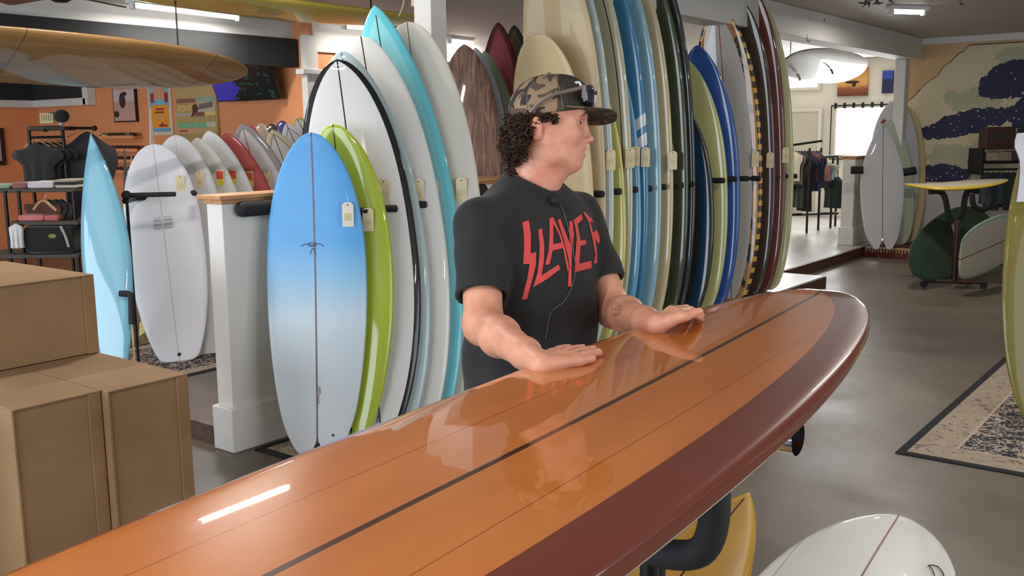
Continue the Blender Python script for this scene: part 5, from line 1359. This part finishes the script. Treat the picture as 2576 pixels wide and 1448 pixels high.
# arms and hands
def arm_(S, E, Wp):
    body.cone(S, E, 0.055, 0.045, 0.03)
    m = E * 0.68 + Wp * 0.32
    body.cone(E, m, 0.042, 0.042, 0.03).cone(m, E * 0.25 + Wp * 0.75, 0.042, 0.031, 0.03).cone(E * 0.25 + Wp * 0.75, Wp, 0.030, 0.0245, 0.02)
arm_(RS, RE, R_wr); arm_(LS, LE, L_wr)
NAILS = []
def hand_(Wp, mc, tp, thumb_side, lift):
    d = unit(mc - Wp); up = np.array([0, 0, 1.0]); s = unit(np.cross(d, up)) * (-thumb_side)   # s: index -> little finger
    fd = unit((tp - mc)); L = np.linalg.norm(tp - mc)
    offs = (-0.033, -0.011, 0.011, 0.032); lens = (0.94, 1.04, 0.99, 0.86)
    for o in offs: body.cone(Wp + s * o * 0.45, mc + s * o, 0.0150, 0.0110, 0.008)
    for i, (o, ln) in enumerate(zip(offs, lens)):
        k0 = mc + s * o + d * (0.004 if i in (1, 2) else -0.004); t = k0 + fd * L * ln + s * o * 0.18
        t[2] = tp[2]
        p1 = k0 * 0.55 + t * 0.45; p1[2] += lift * (1.0 if i < 3 else 0.8); p2 = k0 * 0.22 + t * 0.78; p2[2] += lift * 0.55
        body.cone(k0, p1, 0.0100, 0.0086, 0.003).cone(p1, p2, 0.0086, 0.0080, 0.002).cone(p2, t, 0.0080, 0.0070, 0.002)
        NAILS.append((t - unit(t - p2) * 0.003 + np.array([0, 0, 0.0066]), unit(t - p2)))
    b = Wp + d * 0.022 - s * 0.024; j = b + d * 0.036 - s * 0.020 + np.array([0, 0, -0.006]); t = j + d * 0.034 - s * 0.006 + np.array([0, 0, -0.006])
    for q in (j, t): q[2] = max(q[2], tp[2] + 0.001)
    body.cone(Wp + d * 0.004 - s * 0.010, b, 0.013, 0.0130, 0.010).cone(b, j, 0.0128, 0.0108, 0.006).cone(j, t, 0.0108, 0.0084, 0.004)
hand_(R_wr, R_mc, R_tp, 1, 0.004)
hand_(L_wr, L_mc, L_tp, 1, 0.010)

man = thing('person', 'man in black shirt and camouflage cap resting both hands on the orange longboard', 'person', T(HIP[0], HIP[1], 0))
pos, quads = body.mesh((1.25, 0.85, -0.01), (2.60, 1.90, 1.80), 0.0034)
bme = np_mesh('body', pos, quads)
def near(P, a, b):
    a, b = np.asarray(a), np.asarray(b); ba = b - a; h = np.clip((P - a) @ ba / (ba @ ba), 0, 1); return np.linalg.norm(P - a - h[:, None] * ba, axis=1)
lip = np.minimum(np.minimum(near(pos, H(0.080, -0.02, -0.0655), H(0.0865, 0, -0.063)), near(pos, H(0.076, -0.018, -0.079), H(0.0835, 0, -0.0815))), np.minimum(near(pos, H(0.080, 0.02, -0.0655), H(0.0865, 0, -0.063)), near(pos, H(0.076, 0.018, -0.079), H(0.0835, 0, -0.0815))))
lipv = np.clip(1 - (lip - 0.0065) / 0.003, 0, 1)
red = np.clip(1 - np.linalg.norm(pos - H(0.100, 0, -0.040), axis=1) / 0.028, 0, 1) * 0.8 + np.clip(1 - np.linalg.norm(pos - H(-0.033, -0.08, -0.01), axis=1) / 0.04, 0, 1) * 0.6
red += np.clip(1 - np.linalg.norm(pos - H(-0.005, -0.05, -0.135), axis=1) / 0.06, 0, 1) * 0.7
for tp in (R_tp, L_tp): red += np.clip(1 - np.linalg.norm(pos - tp, axis=1) / 0.10, 0, 1) * 0.5
for an, arr in (('lip', lipv), ('red', np.clip(red, 0, 1))):
    a = bme.attributes.new(an, 'FLOAT', 'POINT'); a.data.foreach_set('value', arr.astype(np.float32))
n = N('skin'); v = n.obj()
a1 = n.new('ShaderNodeAttribute'); a1.attribute_name = 'lip'; a2 = n.new('ShaderNodeAttribute'); a2.attribute_name = 'red'
c = n.ramp(n.noise(v, 22, 5, 0.6), [(0.3, lin(200, 138, 112)), (0.7, lin(218, 158, 132))])
c = n.mix(n.math('MULTIPLY', a2.outputs['Fac'], 0.55), c, lin(206, 112, 96)); c = n.mix(n.math('MULTIPLY', a1.outputs['Fac'], 0.5), c, lin(172, 90, 82))
n.set(color=c, rough=0.48, sss=0.12); n.bump(n.noise(v, 300, 3), 0.06, 0.001)
link('body', bme, n.mat, None, man)

# ---- eyes, eyebrow, nails
M_eyew = plain('eye_white', (186, 160, 148), 0.25); M_iris = plain('eye_iris', (52, 40, 34), 0.15)
for sd in (-1, 1):
    e = MB().ball(tuple(H(0.0665, sd * 0.032, -0.0005)), 0.0128, 14, 10).obj('eye', M_eyew, man, smooth=True)
    MB().ball(tuple(H(0.0752, sd * 0.0335, -0.0005)), 0.0060, 12, 8).obj('iris', M_iris, e, smooth=True)
M_hair = plain('dark_brown_hair', (52, 35, 26), 0.6, var=0.55, nscale=45, spec=0.25)
for sd in (-1, 1):
    mb = MB(); pts = []
    for l, u in ((0.014, 0.021), (0.026, 0.026), (0.040, 0.024), (0.050, 0.015)):
        q = body.march(H(0.16, sd * l, u), -HF); pts.append(q if q is not None else H(0.08, sd * l, u))
    mb.tube(smooth_path(pts, 4), [0.0012] + [0.0022] * 10 + [0.0012] * 2, 6); mb.obj('eyebrow', plain('eyebrow_hair', (92, 64, 50), 0.6), man, smooth=True)
M_nail = plain('nail', (226, 176, 160), 0.3)
for p, d in NAILS:
    x = unit(np.cross(d, (0, 0, 1))); z = np.cross(x, d)
    MB().ball((0, 0, 0), 0.0048, 8, 6, (0.9, 1.3, 0.35)).obj('nail', M_nail, man, frame(p, x, d, z), True)

# ---- shirt
shirt = SDF()
rings = np.array([  # z, half width, half depth, forward shift
    (0.84, 0.205, 0.145, 0.015), (0.95, 0.200, 0.142, 0.018), (1.05, 0.195, 0.140, 0.020), (1.15, 0.195, 0.138, 0.018), (1.25, 0.200, 0.136, 0.014),
    (1.34, 0.205, 0.130, 0.008), (1.40, 0.195, 0.118, 0.0), (1.44, 0.165, 0.104, -0.006), (1.475, 0.115, 0.088, -0.010), (1.50, 0.082, 0.076, -0.010), (1.53, 0.05, 0.05, -0.01)])
def torso(P):
    z = P[:, 2]; a = np.interp(z, rings[:, 0], rings[:, 1]); b = np.interp(z, rings[:, 0], rings[:, 2]); fo = np.interp(z, rings[:, 0], rings[:, 3])
    t = np.clip((z - HIP[2]) / (NB[2] - HIP[2]), -0.3, 1.1)
    cx = HIP[0] + (NB[0] - HIP[0]) * t; cy = HIP[1] + (NB[1] - HIP[1]) * t
    q = P[:, :2] - np.stack([cx, cy], 1); f = q @ BF[:2] - fo; l = q @ BL[:2]
    ex = 2.3
    k0 = (np.abs(f / b) ** ex + np.abs(l / a) ** ex) ** (1 / ex)
    d = (k0 - 1) * np.minimum(a, b)
    fold = 0.0035 * np.sin(l * 34 + z * 22 + 1.2 * np.sin(z * 17)) * np.clip((1.36 - z) / 0.3, 0, 1) + 0.003 * np.sin(f * 30 - z * 41)* np.clip((1.3 - z) / 0.3, 0, 1)
    d = d + fold
    return np.maximum(d, np.maximum(0.84 - z, z - 1.522))
shirt.fn(torso, (2.04, 1.51, 1.18), 0.48, 0.03)
def sleeve(S, E, tcut, r0, r1):
    S, E = np.asarray(S), np.asarray(E); ba = E - S; L = np.linalg.norm(ba); dd = ba / L; cut = S + ba * tcut
    def f(P):
        h = np.clip((P - S) @ dd / L, 0, 1.2); d = np.linalg.norm(P - S - h[:, None] * ba, axis=1) - (r0 + (r1 - r0) * h / tcut)
        d = d + 0.0025 * np.sin((P - S) @ dd * 60 + (P @ BL) * 40)
        return np.maximum(d, (P - cut) @ dd)
    shirt.fn(f, (S + E) / 2, L / 2 + 0.09, 0.022)
    return cut, dd
cR, dR = sleeve(RS + BF * 0.002, RE, 0.715, 0.066, 0.066)
cL, dL = sleeve(LS, LE, 0.715, 0.066, 0.066)
for c_, d_ in ((cR, dR), (cL, dL)): shirt.cone(c_ - d_ * 0.05, c_ + d_ * 0.05, 0.050, 0.060, 0.002, True)
def collar_plane(P):
    q = P - HC; return (q @ HU) + 0.174 + 0.49 * (q @ HF)
for S_ in (RS, LS):
    shirt.cone(NB + (0, 0, -0.042) - BF * 0.012, S_ + (0, 0, 0.004), 0.070, 0.062, 0.03)
_a, _b = H(-0.050, 0, -0.205), H(-0.042, 0, -0.105)
def collar(P):
    ba = _b - _a; h = np.clip((P - _a) @ ba / (ba @ ba), 0, 1)
    return np.maximum(np.linalg.norm(P - _a - h[:, None] * ba, axis=1) - 0.0745, collar_plane(P) - 0.002)
shirt.fn(collar, (_a + _b) / 2, 0.14, 0.018)
_c, _d = H(-0.052, 0, -0.22), H(-0.036, 0, -0.06)
def neck_hole(P):
    ba = _d - _c; h = np.clip((P - _c) @ ba / (ba @ ba), 0, 1)
    return np.maximum(np.linalg.norm(P - _c - h[:, None] * ba, axis=1) - 0.0675, -(collar_plane(P) + 0.010))
shirt.fn(neck_hole, (_c + _d) / 2, 0.17, 0.002, True)
pos, quads = shirt.mesh((1.72, 1.25, 0.80), (2.52, 1.80, 1.58), 0.0040)
n = N('black_cotton'); v = n.obj()
n.set(color=n.ramp(n.noise(v, 12, 4), [(0.3, lin(19, 19, 20)), (0.7, lin(26, 25, 27))]), rough=0.85, sheen=0.08)
n.bump(n.noise(v, 420, 2), 0.12, 0.0015)
M_shirt = n.mat
shirt_ob = link('t_shirt', np_mesh('t_shirt', pos, quads), M_shirt, None, man)
# ribbed collar
pts = []
for k in range(37):
    a = 2 * math.pi * k / 36; f = -0.046 + 0.0715 * math.cos(a)
    pts.append(H(f, 0.0715 * math.sin(a), -0.174 - 0.49 * f - 0.004))
MB().tube(pts, 0.0052, 8).obj('collar_rib', M_shirt, shirt_ob, smooth=True)
# ---- lettering on the shirt: polygons laid on the fabric
def on_shirt(px, py, off=0.0):
    p = shirt.march(CAM + ray(px, py) * 2.0, ray(px, py))
    if p is None: return None
    return p + shirt.grad(p) * off
def zc(pts): return [(1300 + x * 0.17267, 520 + y * 0.17265) for x, y in pts]
LET = [
 [(78,230),(175,198),(205,420),(198,680),(278,660),(275,850),(240,1000),(145,1345),(70,1350),(150,1050),(185,830),(90,835),(105,600),(100,400)],
 [(310,340),(362,312),(398,560),(390,800),(358,1000),(605,838),(632,905),(440,1050),(232,1175),(300,960),(325,750),(330,560)],
 [(470,175),(500,160),(530,250),(528,540),(520,635),(475,840),(410,842),(460,640),(475,400)],
 [(500,160),(525,150),(640,400),(700,600),(765,930),(735,935),(660,560),(600,380),(530,250)],
 [(528,545),(662,520),(680,600),(520,635)],
 [(592,195),(630,178),(690,330),(775,560),(800,640),(790,900),(795,1160),(740,1160),(750,960),(768,900),(740,720),(680,480)],
 [(760,215),(805,208),(828,400),(812,620),(797,640),(770,560),(758,420)],
 [(822,195),(935,105),(960,180),(880,255),(910,400),(925,490),(1000,483),(1005,550),(925,565),(905,830),(1080,785),(1085,890),(830,955),(850,700),(870,450),(845,290)],
 [(960,75),(985,75),(1085,180),(1110,235),(1060,210),(1105,380),(1160,335),(1195,420),(1205,500),(1185,545),(1135,460),(1165,680),(1160,820),(1115,825),(1140,700),(1100,480),(1040,220)]]
M_print = plain('red_print', (206, 66, 62), 0.7, nscale=40)
names = ('letter_s', 'letter_l', 'letter_a', 'letter_a', 'letter_a', 'letter_y', 'letter_y', 'letter_e', 'letter_r')
groups = ([0], [1], [2, 3, 4], [5, 6], [7], [8]); gn = ('letter', ) * 6
for gi in groups:
    V = []; F = []
    for i in gi:
        bm = bmesh.new()
        vs = [bm.verts.new((x, -y, 0)) for x, y in zc(LET[i])]
        bm.faces.new(vs); bmesh.ops.triangulate(bm, faces=bm.faces[:])
        for _ in range(3):
            lg = [e for e in bm.edges if e.calc_length() > 7]
            if not lg: break
            bmesh.ops.subdivide_edges(bm, edges=lg, cuts=1); bmesh.ops.triangulate(bm, faces=bm.faces[:])
        bm.verts.index_update(); base = len(V)
        RD_ = np.array([unit(ray(w.co.x, -w.co.y)) for w in bm.verts]); tt = np.full(len(RD_), 2.1)
        for _ in range(70):
            dv_ = shirt.ev(CAM + RD_ * tt[:, None]); tt += np.where(dv_ < 0.0004, 0, np.maximum(dv_ * 0.75, 0.0003))
        PP = CAM + RD_ * tt[:, None]; hit = (np.abs(shirt.ev(PP)) < 0.002) & (tt < 3.2)
        EE = 0.002; GG = np.stack([shirt.ev(PP + np.eye(3)[i_] * EE) - shirt.ev(PP - np.eye(3)[i_] * EE) for i_ in range(3)], 1)
        PP = PP + GG / np.maximum(np.linalg.norm(GG, axis=1), 1e-9)[:, None] * 0.0012
        good = list(hit); V += list(PP)
        for f in bm.faces:
            ii = [w.index for w in f.verts]
            if all(good[k] for k in ii) and max(np.linalg.norm(V[base + ii[0]] - V[base + ii[k]]) for k in (1, 2)) < 0.03: F.append([base + k for k in ii])
        bm.free()
    used = sorted({k for f in F for k in f}); mp = {k: i for i, k in enumerate(used)}
    link('printed_letter', mesh('printed_letter', [V[k] for k in used], [[mp[k] for k in f] for f in F], True), M_print, None, shirt_ob)
p = on_shirt(1346, 512, 0.0006)
# ---- clip microphone and its cable
mic = thing('clip_microphone', 'small black clip microphone with a thin grey cable on the shirt front', 'microphone', T(*on_shirt(1391, 509, 0.012)))
MB().ball(tuple(on_shirt(1391, 509, 0.012)), 0.0135, 14, 10, (1.1, 1.1, 0.9)).obj('foam_head', M_blackfoam, mic, smooth=True)
pts = [on_shirt(a, b, 0.003) for a, b in ((1400, 503), (1410, 520), (1418, 540), (1424, 562), (1436, 610), (1441, 640), (1446, 668), (1444, 690), (1436, 722), (1416, 758), (1390, 778), (1380, 795), (1376, 820), (1371, 850))]
MB().tube(smooth_path([q for q in pts if q is not None], 5), 0.0011, 6).obj('cable', plain('grey_cable', (96, 92, 98), 0.5), mic, smooth=True)
# ---- jeans and shoes
jeans = SDF()
jeans.ell(HIP + (0, 0, 0.0), (0.118, 0.175, 0.12), BA, 0.05)
for hp, kn, an in FEET: jeans.cone(hp, kn, 0.096, 0.072, 0.04).cone(kn, an + (0, 0, -0.02), 0.072, 0.064, 0.03)
jeans.fn(lambda P: P[:, 2] - 0.97, HIP + (0, 0, 1.2), 2.0, 0.002, False) if False else None
pos, quads = jeans.mesh((1.70, 1.25, -0.02), (2.35, 1.80, 1.06), 0.009)
link('jeans', np_mesh('jeans', pos, quads), cloth('man_jeans', (48, 54, 66)), None, man)
for hp, kn, an in FEET:
    sh_ = SDF(); g = np.array([an[0], an[1], 0.045])
    sh_.cone(g - BF * 0.05, g + BF * 0.05, 0.046, 0.042, 0.02).cone(g + BF * 0.05, g + BF * 0.16 + np.array([0, 0, -0.005]), 0.042, 0.036, 0.02).cone(g + (0, 0, 0.02), g + (0, 0, 0.06), 0.045, 0.044, 0.02)
    sh_.fn(lambda P: 0.004 - P[:, 2] + 0 * P[:, 0], g, 0.5, 0.004, False) if False else None
    pos, quads = sh_.mesh(g - 0.3, g + 0.3, 0.007); pos[:, 2] = np.maximum(pos[:, 2], 0.002)
    link('shoe', np_mesh('shoe', pos, quads), cloth('shoe', (40, 40, 42)), None, man)

# ---- cap
cap = SDF()
cap.ell(H(-0.004, 0, 0.036), (0.105, 0.085, 0.089), HA, 0.02).ell(H(0.045, 0, 0.060), (0.055, 0.060, 0.055), HA, 0.03)
cap_cut = lambda P: ((P - HC) @ HU) - 0.026 - 0.10 * ((P - HC) @ HF)
cap.fn(lambda P: cap_cut(P), HC, 0.4, 0.002, True) if False else None
_ev = cap.ev
cap.ev = lambda P, prims=None: np.maximum(_ev(P, prims), -cap_cut(P))
pos, quads = cap.mesh(HC - 0.16, HC + 0.18, 0.003)
n = N('camouflage_cloth')
mp = n.new('ShaderNodeMapping'); n.put(mp.inputs[0], n.obj()); mp.inputs['Location'].default_value = tuple(-HC); v = mp.outputs[0]
tan, brn, grn, blk = lin(142, 118, 92), lin(86, 68, 56), lin(74, 67, 50), lin(46, 40, 41)
def camo(sc, dark):
    w = n.noise(v, sc, 2, 0.5, 1.2); w2 = n.new('ShaderNodeMapping'); n.put(w2.inputs[0], v); w2.inputs['Location'].default_value = (3.1, 1.7, 5.2)
    w2 = n.noise(w2.outputs[0], sc * 1.2, 2, 0.5, 1.4)
    c = n.mix(n.math('GREATER_THAN', w, 0.50), tan, brn); c = n.mix(n.math('GREATER_THAN', w2, 0.57), c, blk); return n.mix(n.math('LESS_THAN', w2, 0.36), c, grn)
dp = n.new('ShaderNodeVectorMath', operation='DOT_PRODUCT'); n.put(dp.inputs[0], v); dp.inputs[1].default_value = tuple(HF)
front = n.math('GREATER_THAN', dp.outputs['Value'], 0.022)
dk = n.mix(n.math('GREATER_THAN', n.noise(v, 30, 3), 0.6), lin(48, 45, 38), lin(70, 62, 48))
n.set(color=n.mix(front, camo(13, False), dk), rough=0.85); n.bump(n.noise(v, 420, 2), 0.15, 0.0015)
M_camo = n.mat
n = N('bill_camouflage'); mp = n.new('ShaderNodeMapping'); n.put(mp.inputs[0], n.obj()); mp.inputs['Location'].default_value = tuple(-HC + 2.0); v = mp.outputs[0]
n.set(color=n.mix(n.math('GREATER_THAN', n.noise(v, 24, 2, 0.5, 1.0), 0.54), lin(60, 55, 40), lin(104, 82, 64)), rough=0.85)
M_bill = n.mat
capo = link('cap', np_mesh('cap', pos, quads), M_camo, None, man)
top = []; bot = []
for i in range(21):
    s = -1 + 2 * i / 20; l = 0.080 * s
    fin = -0.004 + 0.100 * math.sqrt(max(0.0, 1 - (l / 0.088) ** 2)); fout = max(fin + 0.004, 0.085 + 0.087 * max(0.0, 1 - abs(s) ** 3.2) ** 0.5)
    r1, r2 = [], []
    for j in range(9):
        f = fin - 0.006 + (fout - fin + 0.006) * j / 8; u = 0.016 - 0.27 * l - 0.06 * (f - 0.10) + 0.006 * (1 - s * s)
        r1.append(H(f, l, u + 0.0018)); r2.append(H(f, l, u - 0.0018))
    top.append(r1); bot.append(r2)
mb = MB(); mb.grid(top); mb.grid(bot)
rim_t = [r[-1] for r in top]; rim_b = [r[-1] for r in bot]; mb.grid([rim_t, rim_b])
mb.grid([top[0], bot[0]]); mb.grid([top[-1], bot[-1]])
mb.obj('bill', M_bill, capo, smooth=True)
def on_cap(px, py, off=0.0):
    o = CAM + ray(px, py) * 2.2; d = unit(ray(px, py)); t = 0
    for _ in range(200):
        v_ = cap.ev((o + d * t)[None])[0]
        if v_ < 0.0005:
            q = o + d * t; return q - d * off
        t += max(v_ * 0.6, 0.0005)
        if t > 1: return None
def cap_line(pts, r, mat, name):
    pp = [on_cap(a, b, r * 0.4) for a, b in pts]; pp = [q for q in pp if q is not None]
    if len(pp) > 1: MB().tube(smooth_path(pp, 4), r, 6).obj(name, mat, capo, smooth=True)
M_seam = plain('cap_seam', (120, 106, 88), 0.85)
cap_line([(1398, 195), (1404, 212), (1410, 236), (1415, 262), (1416, 276)], 0.0013, M_seam, 'seam')
cap_line([(1345, 205), (1330, 222), (1326, 245), (1327, 272)], 0.0012, M_seam, 'seam')
cap_line([(1448, 208), (1455, 207), (1460, 212), (1463, 222)], 0.0035, plain('white_embroidery', (226, 224, 222), 0.7), 'white_emblem')
q = on_cap(1385, 192, 0.0)
MB().ball(tuple(H(-0.004, 0, 0.1265)), 0.006, 10, 6, (1, 1, 0.6)).obj('top_button', M_seam, capo, smooth=True)
# ---- sunglasses pushed up on the cap
sg_ = thing('sunglasses', 'wraparound sunglasses with blue lenses pushed up on the camouflage cap', 'sunglasses', T(*H(0.09, 0, 0.06)))
M_arm = plain('sunglass_frame', (112, 98, 92), 0.4); M_lens = plain('sunglass_lens', (22, 22, 48), 0.06, coat=1.0)
for sd in (-1, 1):
    MB().tube(smooth_path([H(0.084, sd * 0.076, 0.086), H(0.040, sd * 0.090, 0.076), H(0.006, sd * 0.094, 0.067), H(-0.024, sd * 0.093, 0.050), H(-0.046, sd * 0.090, 0.027)], 5), [0.0050] * 6 + [0.0040] * 15, 8).obj('temple_arm', M_arm, sg_, smooth=True)
    G = []
    for i in range(9):
        a = i / 8; l = sd * (0.008 + 0.068 * a); f = 0.1165 - 0.030 * a ** 2.4
        h = 0.027 * math.sqrt(max(0.05, 1 - (2 * a - 0.95) ** 4))
        G.append([H(f - 0.004 * abs(b) ** 2, l, 0.064 + 0.006 * a + h * b) for b in (-1, -0.6, -0.2, 0.2, 0.6, 1)])
    mb = MB(); mb.grid(G); o = mb.obj('lens', M_lens, sg_, smooth=True)
    md = o.modifiers.new('thick', 'SOLIDIFY'); md.thickness = 0.003
    MB().tube([H(0.090, sd * 0.078, 0.092), H(0.088, sd * 0.079, 0.072), H(0.090, sd * 0.078, 0.052)], [0.005, 0.006, 0.003], 8).obj('hinge', M_arm, sg_, smooth=True)
MB().tube(smooth_path([H(0.117, -0.012, 0.074), H(0.119, 0, 0.078), H(0.117, 0.012, 0.074)], 4), 0.004, 8).obj('bridge', M_arm, sg_, smooth=True)
# ---- curly hair
rs = random.Random(11); mb = MB()
hairbase = SDF(); hairbase.ell(H(-0.062, 0, -0.012), (0.050, 0.078, 0.055), HA, 0.02).ell(H(-0.078, 0, -0.060), (0.032, 0.062, 0.045), HA, 0.03)
pos, quads = hairbase.mesh(HC - 0.2, HC + 0.1, 0.006)
mb.add(list(map(tuple, pos)), [tuple(q) for q in quads])
def curl(c, ax, r, turns, pitch, th):
    ax = unit(ax); a = unit(np.cross(ax, (0.3, 0.5, 0.8))); b = np.cross(ax, a); ph = rs.uniform(0, 6.28); pts = []
    nseg = max(6, int(turns * 9))
    for i in range(nseg + 1):
        t = i / nseg; an = ph + t * turns * 6.283; rr = r * (0.6 + 0.6 * t) if t < 0.7 else r * 1.0
        pts.append(c + ax * (t * turns * pitch) + rr * (a * math.cos(an) + b * math.sin(an)))
    mb.tube(pts, th, 5)
for k in range(1150):
    f = rs.uniform(-0.122, -0.036); u = rs.uniform(-0.115, 0.026); sd = rs.choice((-1, -1, -1, 1))
    if f > -0.058 and u < -0.030 + (f + 0.058) * 1.2: continue
    if f > -0.085 and u < -0.075: continue
    q = ((f + 0.062) / 0.060) ** 2 + ((u + 0.038) / 0.080) ** 2
    if q > 1.05: continue
    l = sd * (0.084 * math.sqrt(max(0.0, 1.05 - q)) * rs.uniform(0.80, 1.02) + 0.004)
    out = H(f, l, u) - H(-0.06, 0, -0.03)
    curl(H(f, l, u), unit(out) * rs.uniform(0.0, 0.8) + np.array([rs.uniform(-0.5, 0.5), rs.uniform(-0.5, 0.5), -0.7]), rs.uniform(0.004, 0.012), rs.uniform(0.8, 1.6), rs.uniform(0.010, 0.020), rs.uniform(0.0009, 0.0018))
for k in range(52):   # locks over the ear and temple
    f = rs.uniform(-0.052, 0.024); u = rs.uniform(0.010, 0.034) - max(0, f) * 0.25
    for sd in ((-1,) if k % 3 else (-1, 1)):
        curl(H(f, sd * (rs.uniform(0.074, 0.084) - max(0, f) * 0.25), u), (rs.uniform(-0.3, 0.5), rs.uniform(-0.3, 0.3), -1), rs.uniform(0.003, 0.007), rs.uniform(0.8, 1.5), 0.009, rs.uniform(0.0012, 0.0020))
for k in range(46):   # nape
    curl(H(rs.uniform(-0.118, -0.085), rs.uniform(-0.065, 0.06), rs.uniform(-0.125, -0.075)), (rs.uniform(-0.3, 0.3), rs.uniform(-0.3, 0.3), -1), rs.uniform(0.004, 0.008), rs.uniform(1, 2), 0.010, 0.0017)
mb.obj('hair', M_hair, man, smooth=True)
# ---- tattoo on the left forearm
def on_body(px, py, off):
    o = CAM + ray(px, py) * 2.1; q = body.march(o, ray(px, py))
    return None if q is None else q + body.grad(q) * off
mb = MB()
for st_ in ([(1541, 763), (1549, 760), (1557, 765), (1558, 775), (1550, 780), (1541, 776), (1539, 768), (1541, 763)], [(1546, 766), (1552, 768), (1550, 774), (1545, 772)], [(1541, 778), (1537, 786), (1543, 792), (1550, 788), (1556, 792), (1561, 785), (1557, 777)], [(1545, 783), (1549, 797), (1553, 786)], [(1560, 768), (1565, 773), (1563, 780)], [(1540, 790), (1544, 800)]):
    pp = [on_body(a, b, 0.0002) for a, b in st_]; pp = [q for q in pp if q is not None]
    if len(pp) > 1: mb.tube(smooth_path(pp, 3), 0.0007, 5)
if mb.v: mb.obj('tattoo', plain('tattoo_ink', (136, 98, 78), 0.6), man, smooth=True)['label'] = 'small dark flower tattoo'
